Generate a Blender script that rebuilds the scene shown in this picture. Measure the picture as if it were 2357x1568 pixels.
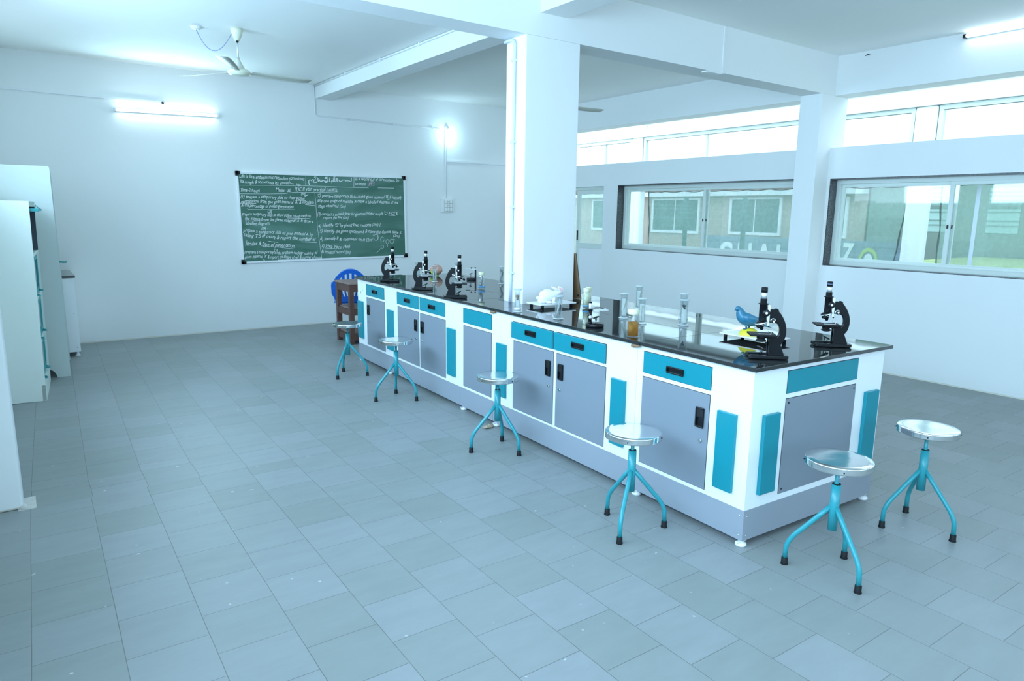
import bpy, bmesh, math, random
from mathutils import Vector, Matrix
PI = math.pi
rnd = random.Random(7)
for o in list(bpy.data.objects): bpy.data.objects.remove(o)
SC = bpy.context.scene
COL = SC.collection

# ------------------------------------------------------------------ camera
cd = bpy.data.cameras.new('camera'); cam = bpy.data.objects.new('camera', cd); COL.objects.link(cam)
cd.sensor_width = 36.0; cd.lens = 24.162; cd.clip_start = .02; cd.clip_end = 200
_r = Vector((0.81292, -0.58225, 0.01289)); _f = Vector((0.57491, 0.79786, -0.18143))
_f.normalize(); _r = (_r - _f*_r.dot(_f)).normalized(); _u = _r.cross(_f)
cam.matrix_world = Matrix(((_r.x, _u.x, -_f.x, -2.722), (_r.y, _u.y, -_f.y, -1.8551), (_r.z, _u.z, -_f.z, 1.5792), (0, 0, 0, 1)))
SC.camera = cam

# ------------------------------------------------------------------ world, exposure, daylight
w = bpy.data.worlds.new('sky'); SC.world = w; w.use_nodes = True
bg = w.node_tree.nodes['Background']; bg.inputs[0].default_value = (.58, .81, 1.0, 1); bg.inputs[1].default_value = 2.6
vs = SC.view_settings; vs.view_transform = 'Standard'; vs.look = 'None'; vs.gamma = 1; vs.exposure = 0.44; vs.use_curve_mapping = False
SC.render.film_transparent = False
SC.cycles.max_bounces = 10; SC.cycles.diffuse_bounces = 6; SC.cycles.glossy_bounces = 5; SC.cycles.transparent_max_bounces = 24
SC.cycles.transmission_bounces = 6; SC.cycles.sample_clamp_indirect = 6.0; SC.cycles.caustics_reflective = False; SC.cycles.caustics_refractive = False

def area(name, loc, direction, sx, sy, power, col=(.45, .735, 1.0), spread=PI):
    l = bpy.data.lights.new(name, 'AREA'); l.shape = 'RECTANGLE'; l.size = sx; l.size_y = sy; l.energy = power; l.color = col; l.spread = spread
    o = bpy.data.objects.new(name, l); COL.objects.link(o); o.location = loc
    o.rotation_euler = Vector(direction).to_track_quat('-Z', 'Y').to_euler(); o['kind'] = 'helper'
    return o
area('added_daylight_left', (-3.075, -1.95, 1.9), (1, 0, 0), 4.5, 1.6, 105)  # area lamp added in an unseen left opening to strengthen its daylight
area('added_daylight_left_high', (-3.075, 2.9, 2.30), (1, 0, -.15), 4.7, .8, 90, spread=2.4)  # second added lamp, in the unseen high opening, lifting the far half

# ------------------------------------------------------------------ materials
def nmat(name):
    m = bpy.data.materials.new(name); m.use_nodes = True
    nt = m.node_tree; b = nt.nodes['Principled BSDF']
    return m, nt, b
def mat(name, col, rough=.5, metal=0., noise=0., nscale=8., bump=0., bscale=60., spec=.5, coat=0., alpha=1.):
    m, nt, b = nmat(name)
    c = (*col, 1)
    b.inputs['Base Color'].default_value = c; b.inputs['Roughness'].default_value = rough; b.inputs['Metallic'].default_value = metal
    b.inputs['Specular IOR Level'].default_value = spec; b.inputs['Coat Weight'].default_value = coat; b.inputs['Alpha'].default_value = alpha
    tc = nt.nodes.new('ShaderNodeTexCoord')
    if noise > 0:
        n = nt.nodes.new('ShaderNodeTexNoise'); n.inputs['Scale'].default_value = nscale; n.inputs['Detail'].default_value = 5
        nt.links.new(tc.outputs['Object'], n.inputs['Vector'])
        mx = nt.nodes.new('ShaderNodeMix'); mx.data_type = 'RGBA'
        mx.inputs[6].default_value = tuple(max(0, x*(1-noise)) for x in col) + (1,); mx.inputs[7].default_value = tuple(min(1, x*(1+noise)) for x in col) + (1,)
        nt.links.new(n.outputs['Fac'], mx.inputs[0]); nt.links.new(mx.outputs[2], b.inputs['Base Color'])
    if bump > 0:
        n = nt.nodes.new('ShaderNodeTexNoise'); n.inputs['Scale'].default_value = bscale; n.inputs['Detail'].default_value = 4
        nt.links.new(tc.outputs['Object'], n.inputs['Vector'])
        bp = nt.nodes.new('ShaderNodeBump'); bp.inputs['Strength'].default_value = bump; bp.inputs['Distance'].default_value = .01
        nt.links.new(n.outputs['Fac'], bp.inputs['Height']); nt.links.new(bp.outputs[0], b.inputs['Normal'])
    return m
def emis(name, col, s):
    m, nt, b = nmat(name); b.inputs['Base Color'].default_value = (*col, 1)
    b.inputs['Emission Color'].default_value = (*col, 1); b.inputs['Emission Strength'].default_value = s
    return m
def glass(name, tint=(.95, .97, .97), gloss=.08):
    m = bpy.data.materials.new(name); m.use_nodes = True; nt = m.node_tree; nt.nodes.clear()
    out = nt.nodes.new('ShaderNodeOutputMaterial'); mix = nt.nodes.new('ShaderNodeMixShader')
    t = nt.nodes.new('ShaderNodeBsdfTransparent'); t.inputs[0].default_value = (*tint, 1)
    g = nt.nodes.new('ShaderNodeBsdfGlossy'); g.inputs['Roughness'].default_value = .03; g.inputs[0].default_value = (1, 1, 1, 1)
    lw = nt.nodes.new('ShaderNodeLayerWeight'); lw.inputs[0].default_value = .35
    mp = nt.nodes.new('ShaderNodeMapRange'); mp.inputs[3].default_value = gloss*.5; mp.inputs[4].default_value = min(1, gloss*6)
    nt.links.new(lw.outputs['Facing'], mp.inputs[0]); nt.links.new(mp.outputs[0], mix.inputs[0])
    nt.links.new(t.outputs[0], mix.inputs[1]); nt.links.new(g.outputs[0], mix.inputs[2]); nt.links.new(mix.outputs[0], out.inputs[0])
    return m

def wall_mat(name, col, stain=True):
    m, nt, b = nmat(name); b.inputs['Roughness'].default_value = .75; b.inputs['Specular IOR Level'].default_value = .25
    tc = nt.nodes.new('ShaderNodeTexCoord'); L = nt.links
    n = nt.nodes.new('ShaderNodeTexNoise'); n.inputs['Scale'].default_value = .9; n.inputs['Detail'].default_value = 6; L.new(tc.outputs['Object'], n.inputs[0])
    mx = nt.nodes.new('ShaderNodeMix'); mx.data_type = 'RGBA'; mx.inputs[6].default_value = tuple(c*.955 for c in col) + (1,); mx.inputs[7].default_value = (*col, 1)
    L.new(n.outputs['Fac'], mx.inputs[0])
    last = mx.outputs[2]
    if stain:      # cream dirt and plaster left along the joint with the floor
        sp = nt.nodes.new('ShaderNodeSeparateXYZ'); L.new(tc.outputs['Object'], sp.inputs[0])
        n2 = nt.nodes.new('ShaderNodeTexNoise'); n2.inputs['Scale'].default_value = 3; n2.inputs['Detail'].default_value = 8; L.new(tc.outputs['Object'], n2.inputs[0])
        mr = nt.nodes.new('ShaderNodeMath'); mr.operation = 'MULTIPLY'; mr.inputs[1].default_value = .026; L.new(n2.outputs['Fac'], mr.inputs[0])
        lt = nt.nodes.new('ShaderNodeMath'); lt.operation = 'LESS_THAN'; L.new(sp.outputs['Z'], lt.inputs[0]); L.new(mr.outputs[0], lt.inputs[1])
        m2 = nt.nodes.new('ShaderNodeMix'); m2.data_type = 'RGBA'; m2.inputs[7].default_value = (.74, .71, .62, 1)
        L.new(lt.outputs[0], m2.inputs[0]); L.new(last, m2.inputs[6]); last = m2.outputs[2]
    L.new(last, b.inputs['Base Color'])
    n3 = nt.nodes.new('ShaderNodeTexNoise'); n3.inputs['Scale'].default_value = 5; n3.inputs['Detail'].default_value = 5; L.new(tc.outputs['Object'], n3.inputs[0])
    bp = nt.nodes.new('ShaderNodeBump'); bp.inputs['Strength'].default_value = .12; bp.inputs['Distance'].default_value = .02; L.new(n3.outputs['Fac'], bp.inputs['Height']); L.new(bp.outputs[0], b.inputs['Normal'])
    return m
M = {}
M['wall'] = wall_mat('white_painted_plaster', (.86, .87, .86))
M['ceil'] = wall_mat('ceiling_plaster', (.93, .93, .90), False)
M['beam'] = wall_mat('beam_plaster', (.85, .86, .85), False)

def floor_mat(name, rot, ox, oy):
    m, nt, b = nmat(name); L = nt.links; tc = nt.nodes.new('ShaderNodeTexCoord')
    mp = nt.nodes.new('ShaderNodeMapping'); mp.vector_type = 'TEXTURE'; mp.inputs['Location'].default_value = (ox, oy, 0); mp.inputs['Rotation'].default_value = (0, 0, rot + PI/2)
    L.new(tc.outputs['Object'], mp.inputs[0])
    nz = nt.nodes.new('ShaderNodeTexNoise'); nz.inputs['Scale'].default_value = 2.5; nz.inputs['Detail'].default_value = 2; L.new(tc.outputs['Object'], nz.inputs[0])
    vm = nt.nodes.new('ShaderNodeVectorMath'); vm.operation = 'SCALE'; vm.inputs['Scale'].default_value = .006; L.new(nz.outputs['Color'], vm.inputs[0])
    va = nt.nodes.new('ShaderNodeVectorMath'); va.operation = 'ADD'; L.new(mp.outputs[0], va.inputs[0]); L.new(vm.outputs[0], va.inputs[1])
    br = nt.nodes.new('ShaderNodeTexBrick'); L.new(va.outputs[0], br.inputs['Vector'])
    br.offset = .5; br.offset_frequency = 2; br.squash = 1
    br.inputs['Scale'].default_value = 1; br.inputs['Brick Width'].default_value = .2835; br.inputs['Row Height'].default_value = .2768
    br.inputs['Mortar Size'].default_value = .0016; br.inputs['Mortar Smooth'].default_value = .3; br.inputs['Bias'].default_value = 0
    br.inputs['Color1'].default_value = (.246, .270, .258, 1); br.inputs['Color2'].default_value = (.286, .304, .312, 1); br.inputs['Mortar'].default_value = (.14, .145, .135, 1)
    n = nt.nodes.new('ShaderNodeTexNoise'); n.inputs['Scale'].default_value = 6; n.inputs['Detail'].default_value = 7; n.inputs['Roughness'].default_value = .62
    mp2 = nt.nodes.new('ShaderNodeMapping'); mp2.inputs['Scale'].default_value = (.6, 2.2, 1); L.new(tc.outputs['Object'], mp2.inputs[0]); L.new(mp2.outputs[0], n.inputs[0])
    ramp = nt.nodes.new('ShaderNodeMapRange'); ramp.inputs[1].default_value = .3; ramp.inputs[2].default_value = .7; ramp.inputs[3].default_value = .95; ramp.inputs[4].default_value = 1.05; L.new(n.outputs['Fac'], ramp.inputs[0])
    mul = nt.nodes.new('ShaderNodeVectorMath'); mul.operation = 'SCALE'; L.new(br.outputs['Color'], mul.inputs[0]); L.new(ramp.outputs[0], mul.inputs['Scale'])
    # large dusty patches
    n2 = nt.nodes.new('ShaderNodeTexNoise'); n2.inputs['Scale'].default_value = .8; n2.inputs['Detail'].default_value = 4; L.new(tc.outputs['Object'], n2.inputs[0])
    r2 = nt.nodes.new('ShaderNodeMapRange'); r2.inputs[1].default_value = .45; r2.inputs[2].default_value = .75; r2.inputs[3].default_value = 0; r2.inputs[4].default_value = .25; L.new(n2.outputs['Fac'], r2.inputs[0])
    mx = nt.nodes.new('ShaderNodeMix'); mx.data_type = 'RGBA'; mx.inputs[7].default_value = (.36, .375, .375, 1); L.new(r2.outputs[0], mx.inputs[0]); L.new(mul.outputs[0], mx.inputs[6])
    # small pale paint specks
    n3 = nt.nodes.new('ShaderNodeTexNoise'); n3.inputs['Scale'].default_value = 22; n3.inputs['Detail'].default_value = 1; L.new(tc.outputs['Object'], n3.inputs[0])
    g3 = nt.nodes.new('ShaderNodeMapRange'); g3.inputs[1].default_value = .775; g3.inputs[2].default_value = .80; g3.inputs[3].default_value = 0; g3.inputs[4].default_value = .5; L.new(n3.outputs['Fac'], g3.inputs[0])
    m3 = nt.nodes.new('ShaderNodeMix'); m3.data_type = 'RGBA'; m3.inputs[7].default_value = (.72, .74, .74, 1); L.new(g3.outputs[0], m3.inputs[0]); L.new(mx.outputs[2], m3.inputs[6])
    L.new(m3.outputs[2], b.inputs['Base Color'])
    b.inputs['Roughness'].default_value = .42; b.inputs['Specular IOR Level'].default_value = .35
    bp = nt.nodes.new('ShaderNodeBump'); bp.inputs['Strength'].default_value = .25; bp.inputs['Distance'].default_value = .004; bp.invert = True
    L.new(br.outputs['Fac'], bp.inputs['Height']); L.new(bp.outputs[0], b.inputs['Normal'])
    return m
M['floorA'] = floor_mat('stone_tiles_near', -.0175, -2.812, 1.149)
M['floorB'] = floor_mat('stone_tiles_band', 0, -2.78, 2.41)
M['floorC'] = floor_mat('stone_tiles_far', -.036, -2.505, 2.70)

def granite():
    m, nt, b = nmat('polished_black_granite'); L = nt.links; tc = nt.nodes.new('ShaderNodeTexCoord')
    v = nt.nodes.new('ShaderNodeTexNoise'); v.inputs['Scale'].default_value = 420; v.inputs['Detail'].default_value = 2; L.new(tc.outputs['Object'], v.inputs[0])
    r = nt.nodes.new('ShaderNodeMapRange'); r.inputs[1].default_value = .6; r.inputs[2].default_value = .8; L.new(v.outputs['Fac'], r.inputs[0])
    mx = nt.nodes.new('ShaderNodeMix'); mx.data_type = 'RGBA'; mx.inputs[6].default_value = (.018, .021, .022, 1); mx.inputs[7].default_value = (.13, .14, .14, 1)
    L.new(r.outputs[0], mx.inputs[0]); L.new(mx.outputs[2], b.inputs['Base Color']); b.inputs['Roughness'].default_value = .035; b.inputs['IOR'].default_value = 1.75
    return m
M['granite'] = granite()
def granite_rough():
    m, nt, b = nmat('speckled_granite_jamb'); L = nt.links; tc = nt.nodes.new('ShaderNodeTexCoord')
    v = nt.nodes.new('ShaderNodeTexNoise'); v.inputs['Scale'].default_value = 120; v.inputs['Detail'].default_value = 3; L.new(tc.outputs['Object'], v.inputs[0])
    r = nt.nodes.new('ShaderNodeMapRange'); r.inputs[1].default_value = .5; r.inputs[2].default_value = .72; L.new(v.outputs['Fac'], r.inputs[0])
    mx = nt.nodes.new('ShaderNodeMix'); mx.data_type = 'RGBA'; mx.inputs[6].default_value = (.035, .035, .04, 1); mx.inputs[7].default_value = (.28, .28, .29, 1)
    L.new(r.outputs[0], mx.inputs[0]); L.new(mx.outputs[2], b.inputs['Base Color']); b.inputs['Roughness'].default_value = .3
    return m
M['jamb'] = granite_rough()
M['steelwhite'] = mat('white_powder_coated_steel', (.90, .92, .93), .32, spec=.5, noise=.015, nscale=2)
M['teal'] = mat('teal_powder_coated_steel', (.003, .255, .32), .33, noise=.03, nscale=3)
M['greydoor'] = mat('grey_powder_coated_steel', (.235, .27, .315), .36, noise=.02, nscale=2)
M['greyskirt'] = mat('grey_kick_plate_steel', (.32, .35, .40), .38, noise=.03, nscale=2)
M['gap'] = mat('dark_gap', (.02, .022, .025), .8)  # near-black: painted shade of panel gaps, also holes, slots, chips and screws
M['blackpl'] = mat('black_plastic', (.008, .009, .011), .25, spec=.3)
M['blackmet'] = mat('black_enamelled_metal', (.006, .007, .009), .20, spec=.3)
M['blackmatte'] = mat('black_rubber', (.010, .011, .013), .5, spec=.2)
M['chrome'] = mat('chrome', (.85, .86, .86), .12, 1.)
M['steel'] = mat('stainless_steel_sheet', (.76, .77, .76), .13, 1., noise=.10, nscale=14, bump=.05, bscale=12)
M['silver'] = mat('brushed_silver_tube', (.82, .84, .85), .42, .85)
M['whitepl'] = mat('white_plastic', (.88, .89, .90), .35)
M['whitedot'] = mat('white_enamel', (.95, .96, .96), .3)
M['tealpaint'] = mat('teal_painted_tube', (.030, .31, .36), .28, noise=.04, nscale=20)
M['alu'] = mat('cream_aluminium_section', (.74, .80, .75), .38, noise=.02)
M['pane'] = glass('window_pane', (.93, .96, .95), .05)
M['cream'] = mat('cream_enamel', (.80, .80, .64), .35)
M['creamdusty'] = mat('dusty_fan_blade', (.62, .62, .54), .5)
M['tube'] = emis('lit_fluorescent_tube', (.80, .95, 1.0), 11)
M['bulb'] = emis('lit_lamp', (.70, .94, 1.0), 12)
M['wire'] = mat('blue_grey_wire', (.25, .30, .50), .5)
M['pvc'] = mat('white_pvc_conduit', (.82, .83, .84), .4)
M['pvcblue'] = mat('pale_blue_pvc_pipe', (.66, .74, .90), .4)
M['switch'] = mat('switch_plastic', (.86, .86, .83), .35)
M['green'] = None
M['chalk'] = mat('white_chalk', (.80, .84, .82), .9)
M['chalkfaint'] = mat('faint_white_chalk', (.50, .60, .57), .9)
M['chalkpink'] = mat('pink_chalk', (.72, .48, .62), .9)
M['bluepl'] = mat('blue_moulded_plastic', (.015, .14, .62), .3)
M['wood'] = mat('dark_brown_wood', (.115, .052, .040), .5, noise=.35, nscale=14)
M['woodtop'] = mat('worn_wooden_boards', (.30, .21, .18), .6, noise=.4, nscale=22)
M['hardboard'] = mat('brown_hardboard', (.25, .15, .08), .7, noise=.1, nscale=9)
M['blackboard'] = mat('black_laminate', (.02, .022, .03), .4)
M['laminate'] = mat('white_laminate', (.86, .86, .86), .3)
M['tan'] = mat('raw_board_edge', (.55, .42, .32), .6)
M['almirah'] = mat('off_white_steel', (.80, .86, .80), .38, noise=.02)
M['almirahgrey'] = mat('pale_green_grey_steel', (.60, .67, .64), .38, noise=.02)
M['tealcab'] = mat('teal_cabinet_metal', (.03, .33, .35), .35)
M['glassdark'] = mat('dark_cabinet_glass', (.006, .02, .022), .06)
M['glassgrey'] = mat('greyish_cabinet_glass', (.30, .33, .34), .12)
M['inside'] = mat('painted_cabinet_shade', (.06, .08, .10), .6)  # dark colour stands in for shade within the open compartment
M['jarglass'] = glass('jar_glass', (.96, .98, .98), .06)
M['jarrim'] = mat('ground_glass_rim', (.80, .88, .92), .15, alpha=.55)
M['lidcream'] = mat('cream_lid', (.78, .78, .55), .4)
def liquid(name, tint, col, dens):
    m = bpy.data.materials.new(name); m.use_nodes = True; nt = m.node_tree; nt.nodes.clear(); L = nt.links
    out = nt.nodes.new('ShaderNodeOutputMaterial'); mix = nt.nodes.new('ShaderNodeMixShader'); t = nt.nodes.new('ShaderNodeBsdfTransparent'); t.inputs[0].default_value = (*tint, 1)
    d = nt.nodes.new('ShaderNodeBsdfDiffuse'); d.inputs[0].default_value = (*col, 1); tr = nt.nodes.new('ShaderNodeBsdfTranslucent'); tr.inputs[0].default_value = (*col, 1)
    m2 = nt.nodes.new('ShaderNodeMixShader'); m2.inputs[0].default_value = .5; L.new(d.outputs[0], m2.inputs[1]); L.new(tr.outputs[0], m2.inputs[2])
    mix.inputs[0].default_value = dens; L.new(t.outputs[0], mix.inputs[1]); L.new(m2.outputs[0], mix.inputs[2]); L.new(mix.outputs[0], out.inputs[0]); return m
M['liqclear'] = liquid('formalin_refraction_white', (.97, .98, .98), (.85, .90, .90), .14)  # whitish body colour stands in for light refracted through the jar
M['liqamber'] = liquid('amber_formalin', (.96, .64, .22), (.95, .46, .04), .40)
M['liqyellow'] = mat('cloudy_yellow_preservative', (.74, .73, .50), .35)
M['speccream'] = mat('pale_specimen', (.66, .62, .50), .5)
M['specbrown'] = mat('brown_specimen', (.36, .20, .09), .5)
M['specdark'] = mat('dark_specimen', (.03, .028, .035), .4)
M['specgrey'] = mat('greyish_specimen', (.30, .27, .26), .5)
M['specpurple'] = mat('purplish_specimen', (.13, .06, .12), .45)
M['card'] = mat('white_mounting_card', (.80, .82, .78), .5)
M['lblblue'] = mat('blue_label', (.10, .42, .85), .5)
M['lblwhite'] = mat('paper_label', (.86, .88, .90), .6)
M['pigeon'] = mat('blue_painted_model', (.03, .165, .27), .22, noise=.35, nscale=28)
M['pigdark'] = mat('dark_blue_paint', (.02, .10, .22), .25)
M['yellow'] = mat('yellow_painted_plaster', (.72, .60, .03), .4, noise=.2, nscale=40)
M['rabbit'] = mat('white_glazed_model', (.88, .88, .90), .3)
M['pink'] = mat('pink_paint', (.78, .42, .45), .4)
M['brain'] = mat('pinkish_brain_model', (.66, .36, .28), .4, noise=.2, nscale=40, bump=.9, bscale=45)
M['braing'] = mat('green_brain_part', (.35, .55, .05), .4)
M['debris'] = mat('tan_debris', (.42, .34, .24), .8, noise=.4, nscale=60)
M['mortar'] = mat('pale_mortar', (.60, .58, .54), .85, noise=.25, nscale=30)
M['hem'] = mat('rolled_net_edge', (.10, .13, .12), .8, noise=.5, nscale=25)
M['seam'] = mat('pale_net_seam', (.62, .68, .78), .8)
M['putty'] = mat('brown_putty', (.30, .19, .11), .8)
M['pillar'] = mat('outside_white_paint', (.88, .89, .88), .7)
M['ground'] = mat('outside_ground', (.34, .33, .28), .9, noise=.2, nscale=1.5)
M['grassm'] = mat('dry_green_grass', (.33, .38, .16), .9, noise=.35, nscale=4)
M['pinkwall'] = mat('dusty_pink_rendered_wall', (.46, .36, .30), .85, noise=.15, nscale=2)
M['whitewall'] = mat('bright_rendered_band', (.80, .80, .80), .8)
M['greenwall'] = mat('grey_green_rendered_wall', (.24, .29, .25), .85, noise=.12, nscale=2)
M['shutter'] = mat('dark_green_window_screen', (.07, .14, .12), .6)
M['louvre'] = mat('pale_window_glass', (.45, .60, .55), .3)
M['banner'] = mat('grey_blue_banner', (.24, .30, .37), .7, noise=.1, nscale=2)
M['bannerletter'] = mat('white_banner_letter', (.88, .90, .90), .6)
M['bannerleaf'] = mat('green_banner_emblem', (.48, .62, .14), .6)
M['pole'] = mat('green_steel_pole', (.04, .13, .11), .5)
def net_mat():
    m = bpy.data.materials.new('green_shade_net'); m.use_nodes = True; nt = m.node_tree; nt.nodes.clear(); L = nt.links
    out = nt.nodes.new('ShaderNodeOutputMaterial'); mix = nt.nodes.new('ShaderNodeMixShader'); t = nt.nodes.new('ShaderNodeBsdfTransparent')
    d = nt.nodes.new('ShaderNodeBsdfDiffuse'); d.inputs[0].default_value = (.36, .50, .45, 1); tr = nt.nodes.new('ShaderNodeBsdfTranslucent'); tr.inputs[0].default_value = (.36, .52, .46, 1)
    m2 = nt.nodes.new('ShaderNodeMixShader'); m2.inputs[0].default_value = .5; L.new(d.outputs[0], m2.inputs[1]); L.new(tr.outputs[0], m2.inputs[2])
    tc = nt.nodes.new('ShaderNodeTexCoord'); n = nt.nodes.new('ShaderNodeTexWave'); n.inputs['Scale'].default_value = 7; n.inputs['Distortion'].default_value = 5; n.inputs['Detail'].default_value = 1; n.inputs['Detail Scale'].default_value = 2.2
    L.new(tc.outputs['Object'], n.inputs[0])
    mr = nt.nodes.new('ShaderNodeMapRange'); mr.inputs[3].default_value = .46; mr.inputs[4].default_value = .56; L.new(n.outputs['Fac'], mr.inputs[0]); L.new(mr.outputs[0], mix.inputs[0])
    L.new(t.outputs[0], mix.inputs[1]); L.new(m2.outputs[0], mix.inputs[2]); L.new(mix.outputs[0], out.inputs[0])
    return m
M['net'] = net_mat()
def board_mat():
    m, nt, b = nmat('green_chalkboard'); L = nt.links; tc = nt.nodes.new('ShaderNodeTexCoord'); b.inputs['Roughness'].default_value = .42
    n = nt.nodes.new('ShaderNodeTexNoise'); n.inputs['Scale'].default_value = 2.2; n.inputs['Detail'].default_value = 6; n.inputs['Distortion'].default_value = 1.2
    mp = nt.nodes.new('ShaderNodeMapping'); mp.inputs['Rotation'].default_value = (0, .9, 0); mp.inputs['Scale'].default_value = (.5, 1, 1.6); L.new(tc.outputs['Object'], mp.inputs[0]); L.new(mp.outputs[0], n.inputs[0])
    r = nt.nodes.new('ShaderNodeMapRange'); r.inputs[1].default_value = .42; r.inputs[2].default_value = .75; L.new(n.outputs['Fac'], r.inputs[0])
    mx = nt.nodes.new('ShaderNodeMix'); mx.data_type = 'RGBA'; mx.inputs[6].default_value = (.048, .150, .105, 1); mx.inputs[7].default_value = (.12, .25, .20, 1)
    L.new(r.outputs[0], mx.inputs[0]); L.new(mx.outputs[2], b.inputs['Base Color'])
    return m
M['green'] = board_mat()

# ------------------------------------------------------------------ mesh helpers
class MB:
    def __init__(s): s.bm = bmesh.new(); s.mi = 0
    def _f(s, vs, sm=False):
        try:
            f = s.bm.faces.new(vs); f.material_index = s.mi; f.smooth = sm; return f
        except ValueError: return None
    def box(s, a, b, bev=0., M4=None):
        x0, y0, z0 = (min(a[i], b[i]) for i in range(3)); x1, y1, z1 = (max(a[i], b[i]) for i in range(3))
        r = bmesh.ops.create_cube(s.bm, size=1.0)
        vs = r['verts']
        for v in vs: v.co = Vector(((x0+x1)/2 + v.co.x*(x1-x0), (y0+y1)/2 + v.co.y*(y1-y0), (z0+z1)/2 + v.co.z*(z1-z0)))
        fs = set(f for v in vs for f in v.link_faces)
        if bev > 0:
            es = list(set(e for f in fs for e in f.edges))
            rr = bmesh.ops.bevel(s.bm, geom=es, offset=bev, segments=2, profile=.5, affect='EDGES')
            fs = set(rr['faces']) | set(f for v in rr['verts'] for f in v.link_faces)
            vs = list(set(v for f in fs for v in f.verts))
        for f in fs: f.material_index = s.mi
        if M4 is not None:
            for v in vs: v.co = M4 @ v.co
        return s
    def ring(s, c, u, v, ru, rv, n):
        return [s.bm.verts.new(c + u*(math.cos(2*PI*i/n)*ru) + v*(math.sin(2*PI*i/n)*rv)) for i in range(n)]
    def bridge(s, A, B, sm=True):
        n = len(A)
        for i in range(n): s._f((A[i], A[(i+1) % n], B[(i+1) % n], B[i]), sm)
    def cyl(s, p0, p1, r0, r1=None, n=20, caps=True, sm=True):
        p0 = Vector(p0); p1 = Vector(p1); r1 = r0 if r1 is None else r1
        d = (p1-p0).normalized(); u = d.orthogonal().normalized(); v = d.cross(u)
        A = s.ring(p0, u, v, r0, r0, n); B = s.ring(p1, u, v, r1, r1, n); s.bridge(A, B, sm)
        if caps: s._f(list(reversed(A))); s._f(B)
        return s
    def tube(s, pts, r, n=10, caps=True, rr=None):
        pts = [Vector(p) for p in pts]; prev = None; first = None; u = None
        for i, p in enumerate(pts):
            t = (pts[min(i+1, len(pts)-1)] - pts[max(i-1, 0)]).normalized()
            if u is None: u = t.orthogonal().normalized()
            u = (u - t*u.dot(t)).normalized(); v = t.cross(u)
            R = s.ring(p, u, v, (rr[i] if rr else r), (rr[i] if rr else r), n)
            if prev: s.bridge(prev, R)
            else: first = R
            prev = R
        if caps: s._f(list(reversed(first))); s._f(prev)
        return s
    def lathe(s, prof, c=(0, 0, 0), n=28, axis='z', sm=True):
        c = Vector(c); ux, uy, uz = {'z': ((1, 0, 0), (0, 1, 0), (0, 0, 1)), 'y': ((0, 0, 1), (1, 0, 0), (0, 1, 0)), 'x': ((0, 1, 0), (0, 0, 1), (1, 0, 0))}[axis]
        ux, uy, uz = Vector(ux), Vector(uy), Vector(uz); prev = None
        for k, (r, z) in enumerate(prof):
            if r < 1e-6: R = [s.bm.verts.new(c + uz*z)]
            else: R = s.ring(c + uz*z, ux, uy, r, r, n)
            if prev:
                if len(prev) == 1 and len(R) > 1:
                    for i in range(n): s._f((prev[0], R[(i+1) % n], R[i]), sm)
                elif len(R) == 1 and len(prev) > 1:
                    for i in range(n): s._f((prev[i], prev[(i+1) % n], R[0]), sm)
                elif len(R) > 1: s.bridge(prev, R, sm)
            prev = R
        return s
    def loft(s, secs, n=20):      # secs: (centre, side radius, up radius[, axis direction])
        pts = [Vector(q[0]) for q in secs]; prev = None; first = None
        for i, q in enumerate(secs):
            t = (pts[min(i+1, len(pts)-1)] - pts[max(i-1, 0)]).normalized()
            side = t.cross(Vector((0, 0, 1)))
            side = side.normalized() if side.length > .05 else Vector((0, 1, 0)); up = side.cross(t).normalized()
            R = s.ring(pts[i], side, up, q[1], q[2], n)
            if prev: s.bridge(prev, R)
            else: first = R
            prev = R
        for R, p in ((first, pts[0]), (prev, pts[-1])):
            c = s.bm.verts.new(p)
            for i in range(n): s._f((R[i], R[(i+1) % n], c), True)
        return s
    def ell(s, c, rx, ry, rz, rot=None, nu=20, nv=12):
        r = bmesh.ops.create_uvsphere(s.bm, u_segments=nu, v_segments=nv, radius=1.0)
        rot = rot or Matrix.Identity(3)
        for v in r['verts']: v.co = Vector(c) + rot @ Vector((v.co.x*rx, v.co.y*ry, v.co.z*rz))
        for f in set(f for v in r['verts'] for f in v.link_faces): f.smooth = True; f.material_index = s.mi
        return s
    def prism(s, poly, a, b, axis='y', sm=False):   # polygon in the plane across the axis, extruded from a to b
        def P(p, t): return {'y': (p[0], t, p[1]), 'x': (t, p[0], p[1]), 'z': (p[0], p[1], t)}[axis]
        A = [s.bm.verts.new(P(p, a)) for p in poly]; B = [s.bm.verts.new(P(p, b)) for p in poly]
        s._f(A); s._f(list(reversed(B)))
        for i in range(len(A)):
            j = (i+1) % len(A); s._f((A[j], A[i], B[i], B[j]), sm)
        return s
    def quad(s, *p):
        s._f([s.bm.verts.new(q) for q in p]); return s
    def build(s, name, mats, parent=None, loc=None, rot=None, smooth=False, fix=True):
        if fix: bmesh.ops.recalc_face_normals(s.bm, faces=s.bm.faces[:])
        me = bpy.data.meshes.new(name); s.bm.to_mesh(me); s.bm.free()
        for mm in (mats if isinstance(mats, (list, tuple)) else [mats]): me.materials.append(M[mm] if isinstance(mm, str) else mm)
        if smooth:
            for p in me.polygons: p.use_smooth = True
        o = bpy.data.objects.new(name, me); COL.objects.link(o)
        if parent is not None: o.parent = parent
        if loc is not None: o.location = loc
        if rot is not None: o.rotation_euler = rot
        return o
def tag(o, label=None, cat=None, group=None, kind=None):
    if label: o['label'] = label
    if cat: o['category'] = cat
    if group: o['group'] = group
    if kind: o['kind'] = kind
    return o
def thing(name, label, cat, loc=(0, 0, 0), rotz=0, group=None):
    o = bpy.data.objects.new(name, None); COL.objects.link(o); o.location = loc; o.rotation_euler = (0, 0, rotz); o.empty_display_size = .1
    return tag(o, label, cat, group)
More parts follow.
